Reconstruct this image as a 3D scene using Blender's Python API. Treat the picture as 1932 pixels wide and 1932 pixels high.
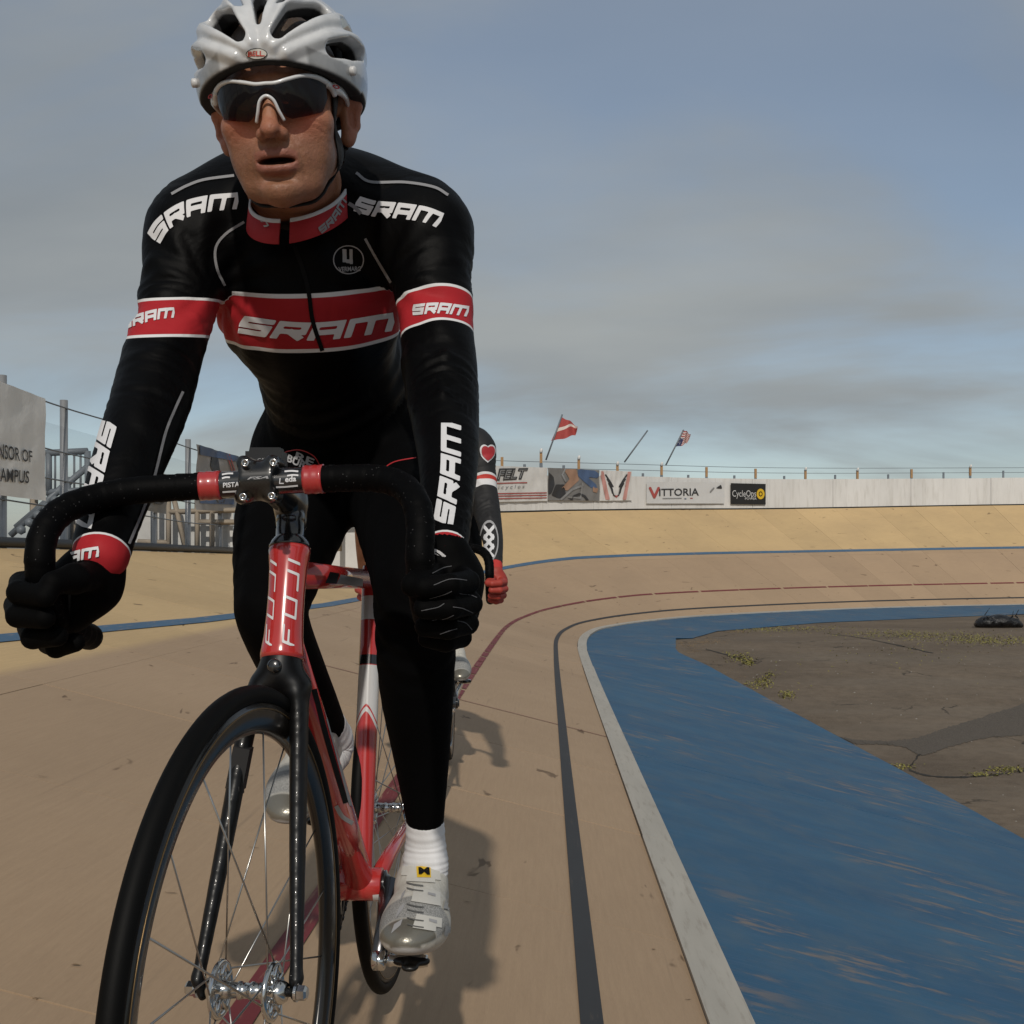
import bpy, bmesh, math, random
import numpy as np
from mathutils import Vector, Matrix
from mathutils.bvhtree import BVHTree

for o in list(bpy.data.objects):
    bpy.data.objects.remove(o, do_unlink=True)
scene = bpy.context.scene
COL = scene.collection
random.seed(7)
RNG = np.random.default_rng(11)

# ------------------------------------------------------------------ camera
FPX, CX, HY, CAMZ = 2200.0, 966.0, 1065.0, 1.1      # lens in pixels of a 1932 px picture, horizon row, eye height
cam_data = bpy.data.cameras.new("camera")
cam = bpy.data.objects.new("camera", cam_data)
COL.objects.link(cam)
cam.location = (0, 0, CAMZ)
cam.rotation_euler = (math.radians(90), 0, 0)
cam_data.sensor_width = 36
cam_data.sensor_fit = 'HORIZONTAL'
cam_data.lens = 36 * FPX / 1932
cam_data.shift_y = (HY - 966) / 1932
cam_data.clip_start = 0.05
cam_data.clip_end = 6000
scene.camera = cam

# ------------------------------------------------------------------ sky and sun
SUN_DIR = Vector((0.0, -1.0, 0.715)).normalized()   # towards the sun
world = bpy.data.worlds.new("World")
scene.world = world
world.use_nodes = True
wn, wl = world.node_tree.nodes, world.node_tree.links
wn.clear()
w_out = wn.new("ShaderNodeOutputWorld")
w_bg = wn.new("ShaderNodeBackground")
w_bg.inputs["Strength"].default_value = 0.095
sky = wn.new("ShaderNodeTexSky")
sky.sky_type = 'NISHITA'
sky.sun_disc = False
sky.sun_elevation = math.asin(SUN_DIR.z)
sky.sun_rotation = math.atan2(SUN_DIR.x, SUN_DIR.y)
sky.air_density = 1.0
sky.dust_density = 0.3
sky.ozone_density = 1.2
# thin high cloud: noise on a flat layer overhead
tc = wn.new("ShaderNodeTexCoord")
sep = wn.new("ShaderNodeSeparateXYZ")
wl.new(tc.outputs["Generated"], sep.inputs[0])
def wmath(op, a, b=None, clamp=False):
    n = wn.new("ShaderNodeMath"); n.operation = op; n.use_clamp = clamp
    for i, v in enumerate((a, b)):
        if v is None: continue
        if isinstance(v, (int, float)): n.inputs[i].default_value = v
        else: wl.new(v, n.inputs[i])
    return n.outputs[0]
zz = wmath('ADD', wmath('MAXIMUM', sep.outputs[2], 0.0), 0.26)
cx_ = wmath('DIVIDE', sep.outputs[0], zz)
cy_ = wmath('DIVIDE', sep.outputs[1], zz)
comb = wn.new("ShaderNodeCombineXYZ")
wl.new(cx_, comb.inputs[0]); wl.new(cy_, comb.inputs[1])
cmap = wn.new("ShaderNodeMapping")
cmap.inputs["Rotation"].default_value = (0, 0, 0.55)
cmap.inputs["Scale"].default_value = (0.55, 1.0, 1.0)
cmap.inputs["Location"].default_value = (6.2, 9.7, 0)
wl.new(comb.outputs[0], cmap.inputs[0])
n1 = wn.new("ShaderNodeTexNoise"); n1.inputs["Scale"].default_value = 1.5
n1.inputs["Detail"].default_value = 7; n1.inputs["Roughness"].default_value = 0.52; n1.inputs["Distortion"].default_value = 0.5
wl.new(cmap.outputs[0], n1.inputs["Vector"])
n2 = wn.new("ShaderNodeTexNoise"); n2.inputs["Scale"].default_value = 1.8
n2.inputs["Detail"].default_value = 8; n2.inputs["Roughness"].default_value = 0.5
wl.new(cmap.outputs[0], n2.inputs["Vector"])
cover = wn.new("ShaderNodeMapRange"); cover.interpolation_type = 'SMOOTHSTEP'
cover.inputs["From Min"].default_value = 0.32; cover.inputs["From Max"].default_value = 0.62
wl.new(n1.outputs["Fac"], cover.inputs["Value"])
covf = wmath('ADD', wmath('MULTIPLY', cover.outputs[0], 0.54), 0.40, True)
c_ramp = wn.new("ShaderNodeMapRange")
c_ramp.inputs["From Min"].default_value = 0.3; c_ramp.inputs["From Max"].default_value = 0.7
wl.new(n2.outputs["Fac"], c_ramp.inputs["Value"])
ccol = wn.new("ShaderNodeMix"); ccol.data_type = 'RGBA'
ccol.inputs["A"].default_value = (2.62, 2.86, 3.02, 1)
ccol.inputs["B"].default_value = (3.75, 3.90, 3.80, 1)
wl.new(c_ramp.outputs[0], ccol.inputs["Factor"])
skymix = wn.new("ShaderNodeMix"); skymix.data_type = 'RGBA'
wl.new(covf, skymix.inputs["Factor"])
wl.new(sky.outputs[0], skymix.inputs["A"])
wl.new(ccol.outputs["Result"], skymix.inputs["B"])
wl.new(skymix.outputs["Result"], w_bg.inputs["Color"])
wl.new(w_bg.outputs[0], w_out.inputs[0])

sun_data = bpy.data.lights.new("sun", 'SUN')
sun_data.energy = 2.5
sun_data.angle = math.radians(1.2)
sun_data.color = (1.0, 0.93, 0.83)
sun = bpy.data.objects.new("sun", sun_data)
COL.objects.link(sun)
sun.location = SUN_DIR * 60
sun.rotation_euler = SUN_DIR.to_track_quat('Z', 'Y').to_euler()

vs = scene.view_settings
vs.view_transform = 'Standard'
vs.look = 'None'
vs.exposure = 0.0
vs.gamma = 1.0
vs.use_curve_mapping = False

# ------------------------------------------------------------------ helpers
def c(px, py, d):
    """world point on the sight line of a picture point at depth d (metres)"""
    return np.array([(px - CX) / FPX * d, d, CAMZ - (py - HY) / FPX * d])

def tag(o, label=None, cat=None, group=None, kind=None):
    if label: o["label"] = label
    if cat: o["category"] = cat
    if group: o["group"] = group
    if kind: o["kind"] = kind
    return o

def link(o, parent=None):
    COL.objects.link(o)
    if parent is not None: o.parent = parent
    return o

def empty(name, loc=(0, 0, 0), parent=None):
    """an Empty at a thing's base; parts keep world coordinates through the inverse matrix"""
    o = bpy.data.objects.new(name, None)
    o.empty_display_size = 0.1
    o.location = loc
    link(o, parent)
    return o

def setparent(o, parent):
    if parent is None: return
    o.parent = parent
    m = Matrix.Identity(4)
    p = parent
    while p is not None:
        m = p.matrix_parent_inverse.inverted() @ m if False else m
        p = p.parent
    # only roots are moved; parts of parts sit on unmoved parts
    root = parent
    while root.parent is not None: root = root.parent
    if parent is root:
        o.matrix_parent_inverse = Matrix.Translation(root.location).inverted()

def mesh_obj(name, verts, faces, mat=None, parent=None, smooth=False, attrs=None, uvs=None):
    me = bpy.data.meshes.new(name)
    V = np.asarray(verts, dtype=np.float32).reshape(-1, 3)
    if isinstance(faces, np.ndarray) and faces.ndim == 2:
        n, k = faces.shape
        me.vertices.add(len(V)); me.vertices.foreach_set("co", V.ravel())
        me.loops.add(n * k); me.loops.foreach_set("vertex_index", faces.astype(np.int32).ravel())
        me.polygons.add(n); me.polygons.foreach_set("loop_start", np.arange(0, n * k, k, dtype=np.int32))
        me.update(calc_edges=True)
    else:
        me.from_pydata([tuple(map(float, v)) for v in V], [], [tuple(f) for f in faces])
        me.update()
    me.validate()
    if smooth:
        me.polygons.foreach_set("use_smooth", np.ones(len(me.polygons), dtype=bool))
    if attrs:
        for k_, v_ in attrs.items():
            a = me.attributes.new(k_, 'FLOAT', 'POINT')
            a.data.foreach_set("value", np.asarray(v_, dtype=np.float32))
    if uvs is not None:
        uv = me.uv_layers.new(name="UVMap")
        li = np.empty(len(me.loops), dtype=np.int32); me.loops.foreach_get("vertex_index", li)
        uv.data.foreach_set("uv", np.asarray(uvs, dtype=np.float32)[li].ravel())
    o = bpy.data.objects.new(name, me)
    if mat is not None:
        for m in (mat if isinstance(mat, (list, tuple)) else [mat]): me.materials.append(m)
    COL.objects.link(o)
    setparent(o, parent)
    return o

def catmull(P, n=12):
    P = np.asarray(P, float); out = []
    for i in range(len(P) - 1):
        p0 = P[i - 1] if i > 0 else 2 * P[0] - P[1]
        p1, p2 = P[i], P[i + 1]
        p3 = P[i + 2] if i + 2 < len(P) else 2 * P[-1] - P[-2]
        for t in np.linspace(0, 1, n, endpoint=False):
            out.append(.5 * ((2 * p1) + (p2 - p0) * t + (2 * p0 - 5 * p1 + 4 * p2 - p3) * t * t + (3 * p1 - p0 - 3 * p2 + p3) * t ** 3))
    out.append(P[-1])
    return np.array(out)

def unit(v):
    v = np.asarray(v, float); n = np.linalg.norm(v)
    return v / n if n > 1e-12 else v

def frames(P, up=None):
    """parallel transport frames along a polyline"""
    P = np.asarray(P, float); T = np.gradient(P, axis=0)
    T = np.array([unit(t) for t in T])
    u = np.array([0, 0, 1.0]) if up is None else np.asarray(up, float)
    if abs(np.dot(u, T[0])) > .97: u = np.array([1.0, 0, 0])
    A = []; a = unit(u - T[0] * np.dot(u, T[0]))
    for t in T:
        a = unit(a - t * np.dot(a, t)); A.append(a)
    A = np.array(A); B = np.cross(T, A)
    return T, A, B

def tube_geo(P, r, n=16, caps=True, up=None, closed=False, aspect=1.0):
    """swept tube; r scalar or per point; aspect stretches across the 'up' axis"""
    P = np.asarray(P, float); m = len(P)
    r = np.broadcast_to(np.asarray(r, float), (m,))
    T, A, B = frames(P, up)
    if closed:
        T = np.array([unit(P[(i + 1) % m] - P[i - 1]) for i in range(m)])
        A = np.array([unit(np.asarray(up, float) - t * np.dot(up, t)) for t in T]); B = np.cross(T, A)
    th = np.linspace(0, 2 * np.pi, n, endpoint=False)
    V = (P[:, None, :] + r[:, None, None] * (np.cos(th)[None, :, None] * A[:, None, :] + aspect * np.sin(th)[None, :, None] * B[:, None, :])).reshape(-1, 3)
    F = []
    mm = m if closed else m - 1
    for i in range(mm):
        i2 = (i + 1) % m
        for j in range(n):
            j2 = (j + 1) % n
            F.append((i * n + j, i * n + j2, i2 * n + j2, i2 * n + j))
    if caps and not closed:
        F.append(tuple(range(n - 1, -1, -1)))
        F.append(tuple((m - 1) * n + j for j in range(n)))
    return V, F

def tube(name, P, r, mat, parent=None, n=16, **k):
    V, F = tube_geo(P, r, n, **k)
    return mesh_obj(name, V, F, mat, parent, smooth=True)

class MB:
    """collects shapes for ONE mesh"""
    def __init__(s): s.V = []; s.F = []; s.n = 0; s.M = []
    def add(s, V, F, mi=0):
        V = np.asarray(V, float).reshape(-1, 3)
        s.V.append(V); s.F += [tuple(int(i) + s.n for i in f) for f in F]; s.M += [mi] * len(F); s.n += len(V); return s
    def tube(s, P, r, n=12, mi=0, **k): return s.add(*tube_geo(P, r, n, **k), mi)
    def box(s, cen, size, R=None, mi=0):
        h = np.asarray(size, float) / 2
        q = np.array([(x, y, z) for x in (-1, 1) for y in (-1, 1) for z in (-1, 1)], float) * h
        if R is not None: q = q @ np.asarray(R, float).T
        return s.add(q + np.asarray(cen, float), [(0, 1, 3, 2), (4, 6, 7, 5), (0, 4, 5, 1), (2, 3, 7, 6), (0, 2, 6, 4), (1, 5, 7, 3)], mi)
    def lathe(s, cen, axis, prof, n=24, mi=0):
        """prof: (distance along axis, radius)"""
        a = unit(axis); P = np.array([np.asarray(cen, float) + a * t for t, _ in prof])
        u = np.array([0, 0, 1.0]) if abs(a[2]) < .9 else np.array([1.0, 0, 0])
        A = unit(u - a * np.dot(u, a)); B = np.cross(a, A); th = np.linspace(0, 2 * np.pi, n, endpoint=False)
        V = np.concatenate([P[i] + prof[i][1] * (np.cos(th)[:, None] * A + np.sin(th)[:, None] * B) for i in range(len(prof))])
        F = [(i * n + j, i * n + (j + 1) % n, (i + 1) * n + (j + 1) % n, (i + 1) * n + j) for i in range(len(prof) - 1) for j in range(n)]
        F.append(tuple(range(n - 1, -1, -1))); F.append(tuple((len(prof) - 1) * n + j for j in range(n)))
        return s.add(V, F, mi)
    def build(s, name, mat, parent=None, smooth=False):
        o = mesh_obj(name, np.concatenate(s.V), s.F, mat, parent, smooth)
        if isinstance(mat, (list, tuple)): o.data.polygons.foreach_set("material_index", np.array(s.M, dtype=np.int32))
        return o

def copy_tree(o, parent=None, matmap=None, skip=()):
    if o.name.split('.')[0] in skip: return None
    k = o.copy()
    COL.objects.link(k)
    if parent is not None:
        k.parent = parent; k.matrix_parent_inverse = o.matrix_parent_inverse.copy()
    if matmap and o.type == 'MESH' and any(m and m.name in matmap for m in o.data.materials):
        k.data = o.data.copy()
        for i, m in enumerate(k.data.materials):
            if m and m.name in matmap: k.data.materials[i] = matmap[m.name]
    for ch in o.children: copy_tree(ch, k, matmap, skip)
    return k

# ---- materials
class NT:
    def __init__(s, name):
        s.m = bpy.data.materials.new(name); s.m.use_nodes = True
        s.t = s.m.node_tree; s.n = s.t.nodes; s.l = s.t.links
        s.b = s.n["Principled BSDF"]; s.out = s.n["Material Output"]
    def set(s, sock, v):
        i = s.b.inputs[sock]
        if hasattr(v, "is_linked") or hasattr(v, "links"): s.l.new(v, i)
        elif isinstance(v, tuple) and len(v) == 3: i.default_value = (*v, 1) if i.type == 'RGBA' else v
        else: i.default_value = v
    def put(s, node, key, v):
        i = node.inputs[key]
        if v is None: return
        if hasattr(v, "links"): s.l.new(v, i)
        elif isinstance(v, tuple) and len(v) == 3 and i.type == 'RGBA': i.default_value = (*v, 1)
        else: i.default_value = v
    def coord(s, kind="Object"):
        if not hasattr(s, "_tc"): s._tc = s.n.new("ShaderNodeTexCoord")
        return s._tc.outputs[kind]
    def mapping(s, vec, scale=(1, 1, 1), rot=(0, 0, 0), loc=(0, 0, 0)):
        n = s.n.new("ShaderNodeMapping"); s.l.new(vec, n.inputs[0])
        n.inputs["Scale"].default_value = scale; n.inputs["Rotation"].default_value = rot; n.inputs["Location"].default_value = loc
        return n.outputs[0]
    def noise(s, vec, scale, detail=3, rough=.5, dist=0.0, out="Fac"):
        n = s.n.new("ShaderNodeTexNoise")
        if vec is not None: s.l.new(vec, n.inputs["Vector"])
        n.inputs["Scale"].default_value = scale; n.inputs["Detail"].default_value = detail
        n.inputs["Roughness"].default_value = rough; n.inputs["Distortion"].default_value = dist
        return n.outputs[out]
    def voronoi(s, vec, scale, feature='F1', out="Distance"):
        n = s.n.new("ShaderNodeTexVoronoi"); n.feature = feature
        if vec is not None: s.l.new(vec, n.inputs["Vector"])
        n.inputs["Scale"].default_value = scale
        return n.outputs[out]
    def math(s, op, a, b=None, cl=False):
        n = s.n.new("ShaderNodeMath"); n.operation = op; n.use_clamp = cl
        s.put(n, 0, a)
        if b is not None: s.put(n, 1, b)
        return n.outputs[0]
    def rng(s, v, a, b, lo=0., hi=1., smooth=False):
        n = s.n.new("ShaderNodeMapRange"); s.put(n, "Value", v)
        if smooth: n.interpolation_type = 'SMOOTHSTEP'
        n.inputs["From Min"].default_value = a; n.inputs["From Max"].default_value = b
        n.inputs["To Min"].default_value = lo; n.inputs["To Max"].default_value = hi
        return n.outputs[0]
    def mix(s, f, a, b, blend='MIX'):
        n = s.n.new("ShaderNodeMix"); n.data_type = 'RGBA'; n.blend_type = blend
        s.put(n, "Factor", f); s.put(n, "A", a); s.put(n, "B", b)
        return n.outputs["Result"]
    def attr(s, name, out="Fac"):
        n = s.n.new("ShaderNodeAttribute"); n.attribute_name = name; return n.outputs[out]
    def bump(s, h, strength=.3, dist=.01):
        n = s.n.new("ShaderNodeBump"); n.inputs["Strength"].default_value = strength; n.inputs["Distance"].default_value = dist
        s.l.new(h, n.inputs["Height"]); s.l.new(n.outputs[0], s.b.inputs["Normal"])
    def rand(s):
        n = s.n.new("ShaderNodeObjectInfo"); return n.outputs["Random"]

def simple(name, col, rough=.5, metal=0., coat=0., var=0., spec=None, bump=None):
    t = NT(name)
    if var:
        f = t.noise(t.coord(), 14, 4)
        cc = t.mix(f, tuple(x * (1 - var) for x in col), tuple(min(1, x * (1 + var)) for x in col))
        t.set("Base Color", cc)
    else: t.set("Base Color", col)
    t.set("Roughness", rough); t.set("Metallic", metal)
    if coat: t.set("Coat Weight", coat); t.set("Coat Roughness", .06)
    if spec is not None: t.set("Specular IOR Level", spec)
    if bump: t.bump(t.noise(t.coord(), bump[0], 3), bump[1], bump[2])
    return t.m
# ------------------------------------------------------------------ track geometry
INNER = [(.0, -9), (.15, -5), (.35, 0), (.53, 5), (.70, 9.5), (.83, 12), (1.05, 13.7), (1.46, 15.2), (2.45, 17.0), (4.2, 19.0), (8.1, 21.8),
         (12.6, 23.8), (17.2, 25.0), (22.5, 25.3), (27.5, 23.5), (31.5, 19.5), (33.4, 13), (33.6, 5), (33.4, -4)]
INNER = [(x, y * 1.2325) for x, y in INNER]
_C = catmull(INNER, 40)
_S = np.concatenate([[0], np.cumsum(np.linalg.norm(np.diff(_C, axis=0), axis=1))])
S0 = float(np.interp(0, _C[:, 1][:200], _S[:200]))          # arc length abreast of the camera
_S = _S - S0
_T = np.gradient(_C, axis=0); _T /= np.linalg.norm(_T, axis=1)[:, None]
for _k in range(3):
    _T[1:-1] = (_T[:-2] + 2 * _T[1:-1] + _T[2:]) / 4
# bank angle against depth of the inner edge
_TH_S = [float(np.interp(y * 1.2325, _C[:, 1][:530], _S[:530])) for y in (-9, 2.5, 5, 9.5, 12, 12.9, 13.7, 14.44, 15.2, 16.07, 17.0, 17.94, 19.0, 20.4, 21.8, 22.9, 23.8, 24.5)]
_TH_V = [13.8, 13.8, 14.0, 14.3, 14.3, 14.6, 15.2, 16.4, 18.6, 21.4, 24.6, 26.9, 28.6, 30.2, 31.7, 33.2, 34.7, 36.0]
_TH_S += [_TH_S[-1] + 5, _TH_S[-1] + 10, _TH_S[-1] + 18, _TH_S[-1] + 26, _TH_S[-1] + 60]; _TH_V += [38.3, 39, 37, 30, 16]
WIDTH = 4.6
ZIN = CAMZ - 1.0                # height of the inner edge above the infield
def track(s, w, h=0.0):
    """point on the track: s along the inner edge, w up the banking, h above the surface"""
    x = np.interp(s, _S, _C[:, 0]); y = np.interp(s, _S, _C[:, 1])
    t = np.array([np.interp(s, _S, _T[:, 0]), np.interp(s, _S, _T[:, 1])]); t /= np.hypot(*t)
    N = np.array([-t[1], t[0]])
    if w >= 0:
        th = math.radians(np.interp(s, _TH_S, _TH_V))
        return np.array([x + N[0] * (w * math.cos(th) - h * math.sin(th)), y + N[1] * (w * math.cos(th) - h * math.sin(th)), ZIN + w * math.sin(th) + h * math.cos(th)])
    return np.array([x + N[0] * w, y + N[1] * w, ZIN + w * apron_slope(s) + h])
def apron_slope(s):
    q = min(max((s - 9.0) / 8.0, 0), 1); return .245 + (.060 - .245) * q * q * (3 - 2 * q)
def tangent(s):
    t = np.array([np.interp(s, _S, _T[:, 0]), np.interp(s, _S, _T[:, 1]), 0]); return unit(t)
def ground_z(y):
    """the infield falls gently towards the camera"""
    if not _gz:
        for s_ in np.arange(2.5, 30, .5):
            p = track(s_, -apron_w(s_)); _gz.append((float(p[1]), float(p[2]) - .016))
        _gz.sort()
    return float(np.interp(float(y), [a for a, b in _gz], [b for a, b in _gz]))
_gz = []
def s_at(y): return float(np.interp(y, _C[:, 1][:530], _S[:530]))
def blue_w(s): return float(np.interp(s, [-9, 1, 4.3, 7.4, 11], [2.95, 2.95, 2.86, 2.64, 2.5]))
_BND = np.array([(1275, 1223), (1283, 1232), (1330, 1252), (1500, 1345), (1700, 1452), (1932, 1582), (2600, 1955), (4000, 2740)], float)
_BNF = np.array([(1275, 1223), (1290, 1208), (1353, 1190), (1547, 1174), (1803, 1163), (1932, 1158), (2600, 1140)], float)
_aw = {}
def apron_w(s):
    """width of the apron: the infield's edge as it runs in the photograph"""
    k_ = round(s, 2)
    if k_ not in _aw:
        best = (1e9, 1.6)
        for w in np.arange(1.0, 3.2, .01):
            p = track(s, -w)
            if p[1] < 1.0: continue
            px, py = CX + p[0] / p[1] * FPX, HY - (p[2] - CAMZ) / p[1] * FPX
            B = _BND if s < 17.5 else _BNF
            e = abs(py - np.interp(px, B[:, 0], B[:, 1])) + max(0, 1275 - px)
            if e < best[0]: best = (e, w)
        _aw[k_] = float(best[1]) if s > 1.5 else 2.35
    return _aw[k_]

# ------------------------------------------------------------------ setting materials
def wood_mat(name, low, high, seam=0.0):
    t = NT(name)
    uv = t.coord("UV")
    r = t.rand()
    off = t.n.new("ShaderNodeCombineXYZ"); t.l.new(t.math('MULTIPLY', r, 37.0), off.inputs[0]); t.l.new(t.math('MULTIPLY', r, 91.0), off.inputs[1])
    add = t.n.new("ShaderNodeVectorMath"); add.operation = 'ADD'; t.l.new(uv, add.inputs[0]); t.l.new(off.outputs[0], add.inputs[1])
    grain = t.noise(t.mapping(add.outputs[0], (5, 90, 1)), 1.0, 5, .6)
    fine = t.noise(t.mapping(add.outputs[0], (40, 420, 1)), 1.0, 2, .5)
    blotch = t.noise(t.mapping(uv, (.55, .9, 1)), 1.0, 4, .6)
    wc = t.math('SUBTRACT', t.attr("w"), 2.47)
    f = t.rng(wc, -.06, .06, 0, 1, True)
    base = t.mix(f, low, high)
    base = t.mix(t.rng(grain, .35, .7, 0, .30), base, t.mix(.5, base, (.16, .10, .06)))
    base = t.mix(t.rng(fine, .3, .75, 0, .22), base, t.mix(.55, base, (.10, .07, .05)))
    base = t.mix(t.rng(blotch, .38, .72, 0, .38), base, t.mix(.62, base, (.20, .15, .11)))
    # knots and scuffs with a shape of their own
    kn = t.noise(t.mapping(uv, (2.6, 7.5, 1), (0, 0, .3)), 1.0, 3, .6, .6)
    base = t.mix(t.rng(kn, .675, .72, 0, .7, True), base, (.085, .052, .028))
    tyre = t.noise(t.mapping(uv, (.8, 26, 1)), 1.0, 2, .6)
    base = t.mix(t.rng(tyre, .66, .8, 0, .30), base, (.06, .05, .045))
    tint = t.math('MULTIPLY', t.math('SUBTRACT', r, .5), .09)
    hv = t.n.new("ShaderNodeHueSaturation"); t.l.new(t.math('ADD', tint, 1.0), hv.inputs["Value"]); t.l.new(base, hv.inputs["Color"])
    t.set("Base Color", hv.outputs[0]); t.set("Roughness", t.rng(blotch, .3, .7, .62, .8)); t.set("Specular IOR Level", .25)
    t.bump(t.math('ADD', grain, fine), .12, .002)
    return t.m
M_WOOD = wood_mat("track_plywood", (.405, .288, .184), (.575, .410, .212))
M_UNDER = simple("dark_joint", (.03, .024, .02), .9)

def apron_mat():
    t = NT("worn_blue_paint"); uv = t.coord("UV"); r = t.rand()
    n1 = t.noise(t.mapping(uv, (2.0, 1.0, 1)), 1.1, 4, .6)
    st = t.noise(t.mapping(uv, (11, 2.8, 1)), 1.0, 7, .7)
    st2 = t.noise(t.mapping(uv, (120, 5, 1)), 1.0, 3, .6)
    b = t.mix(t.rng(n1, .3, .7), (.017, .080, .165), (.034, .120, .212))
    b = t.mix(t.rng(st, .3, .7, 0, .55), b, (.022, .070, .130))
    b = t.mix(t.rng(st2, .52, .72, 0, .5), b, (.072, .125, .215))
    big = t.noise(t.mapping(uv, (.75, .9, 1), loc=(3.1, .4, 0)), 1.0, 2, .5)
    wear = t.math('MULTIPLY', t.rng(st, .51, .63, 0, 1, True), t.rng(big, .48, .60, 0, 1, True))
    b = t.mix(t.math('MULTIPLY', wear, .55), b, (.27, .19, .115))
    dirt = t.noise(t.mapping(uv, (1.6, 2.4, 1)), 2.0, 5, .7)
    b = t.mix(t.rng(dirt, .45, .75, 0, .5), b, (.085, .125, .155))
    t.set("Base Color", b); t.set("Roughness", .62); t.set("Specular IOR Level", .3)
    t.bump(t.math('ADD', st, st2), .22, .003)
    return t.m
M_APRON = apron_mat()
def paint_mat(name, col, wear=.3, under=(.36, .24, .15), lo=.55, hi=.68):
    t = NT(name); uv = t.coord("UV")
    n = t.noise(t.mapping(uv, (6, 50, 1)), 1.0, 5, .65); n2 = t.noise(t.mapping(uv, (1.3, 8, 1)), 1.0, 4, .6)
    b = t.mix(t.rng(n2, .3, .7, 0, .45), col, tuple(x * .62 for x in col))
    b = t.mix(t.math('MULTIPLY', t.rng(n, lo, hi, 0, 1, True), wear), b, under)
    t.set("Base Color", b); t.set("Roughness", .65); t.bump(n, .1, .002)
    return t.m
M_WHITEB = paint_mat("weathered_white_board", (.42, .395, .345), .5, (.22, .19, .15), .5, .7)
M_BLUEL = paint_mat("faded_blue_line", (.055, .125, .215), .55)
M_REDL = paint_mat("worn_red_line", (.165, .022, .026), .5)
M_BLACKL = paint_mat("black_line", (.028, .029, .031), .3, (.2, .15, .1), .6, .75)
M_GREYL = paint_mat("grey_line", (.06, .06, .065), .4)

def ground_mat():
    t = NT("old_asphalt"); p = t.coord("Object")
    n1 = t.noise(p, .55, 5, .6); n2 = t.noise(p, 9, 5, .7); n3 = t.noise(p, 120, 3, .6)
    b = t.mix(t.rng(n1, .3, .7), (.100, .076, .054), (.190, .148, .106))
    b = t.mix(t.rng(n2, .4, .7, 0, .6), b, (.072, .054, .038))
    b = t.mix(t.rng(n3, .45, .75, 0, .6), b, (.21, .18, .15))
    st = t.noise(t.mapping(p, (.6, 3.5, 1), (0, 0, -.2)), 1.0, 4, .6)
    b = t.mix(t.rng(st, .5, .75, 0, .4), b, (.19, .155, .12))
    fade = t.noise(t.mapping(p, (.22, .8, 1)), 1.0, 3, .5)
    b = t.mix(t.rng(fade, .52, .66, 0, .30), b, (.16, .14, .115))
    # cracks
    v = t.n.new("ShaderNodeTexVoronoi"); v.feature = 'DISTANCE_TO_EDGE'; v.inputs["Scale"].default_value = .42
    wv = t.n.new("ShaderNodeVectorMath"); wv.operation = 'ADD'; t.l.new(p, wv.inputs[0])
    ds = t.n.new("ShaderNodeVectorMath"); ds.operation = 'SCALE'; t.l.new(t.noise(p, 1.6, 4, .6, 0, "Color"), ds.inputs[0]); ds.inputs["Scale"].default_value = .9
    t.l.new(ds.outputs[0], wv.inputs[1]); t.l.new(wv.outputs[0], v.inputs["Vector"])
    ck = t.rng(v.outputs["Distance"], .0, .010, 1, 0)
    ck = t.math('MULTIPLY', ck, t.rng(t.noise(p, .8, 2), .5, .58, 0, 1))
    b = t.mix(t.math('MULTIPLY', ck, .85), b, (.022, .02, .018))
    t.set("Base Color", b); t.set("Roughness", .9); t.set("Specular IOR Level", .2)
    t.bump(t.math('ADD', t.math('MULTIPLY', n3, .6), t.math('SUBTRACT', n2, ck)), .55, .012)
    return t.m
M_GROUND = ground_mat()

# ------------------------------------------------------------------ ground
def grid_sheet(name, x0, x1, y0, y1, z, mat):
    return mesh_obj(name, [(x0, y0, z), (x1, y0, z), (x1, y1, z), (x0, y1, z)], [(0, 1, 2, 3)], mat)
_gy = [-2500, -300, -40, 0, 5] + list(np.linspace(6, 27, 60)) + [30, 80, 300, 2500]; _gx = [-2500, -200, -30, 30, 200, 2500]
tag(mesh_obj("ground", [(x, y, ground_z(y)) for y in _gy for x in _gx], [(i * 6 + j, i * 6 + j + 1, (i + 1) * 6 + j + 1, (i + 1) * 6 + j) for i in range(len(_gy) - 1) for j in range(5)], M_GROUND, smooth=True), kind="structure")

# ------------------------------------------------------------------ banked track of plywood sheets
def strip(name, s0, s1, wf0, wf1, h, mat, parent=None, ds=.4, across=1, thick=0):
    n = max(1, int(math.ceil((s1 - s0) / ds)))
    V = []; U = []; W = []
    for i in range(n + 1):
        s = s0 + (s1 - s0) * i / n
        a = wf0(s) if callable(wf0) else wf0; b = wf1(s) if callable(wf1) else wf1
        for j in range(across + 1):
            w = a + (b - a) * j / across
            V.append(track(s, w, h)); U.append((s, w)); W.append(w)
    k = across + 1
    F = [(i * k + j, i * k + j + 1, (i + 1) * k + j + 1, (i + 1) * k + j) for i in range(n) for j in range(across)]
    F = [f[::-1] for f in F]
    if thick:
        nv = len(V)
        for i in range(n + 1):
            s = s0 + (s1 - s0) * i / n
            a = wf0(s) if callable(wf0) else wf0; b = wf1(s) if callable(wf1) else wf1
            for w in (a, b): V.append(track(s, w, h - thick)); U.append((s, w)); W.append(w)
        for i in range(n):
            F.append((i * k, (i + 1) * k, nv + (i + 1) * 2, nv + i * 2))
            F.append((i * k + across, nv + i * 2 + 1, nv + (i + 1) * 2 + 1, (i + 1) * k + across))
        F.append(tuple([j for j in range(k)] + [nv + 1, nv]))
        F.append(tuple([n * k + j for j in range(k - 1, -1, -1)] + [nv + n * 2, nv + n * 2 + 1]))
    return mesh_obj(name, V, F, mat, parent, attrs={"w": W}, uvs=U)

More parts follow.
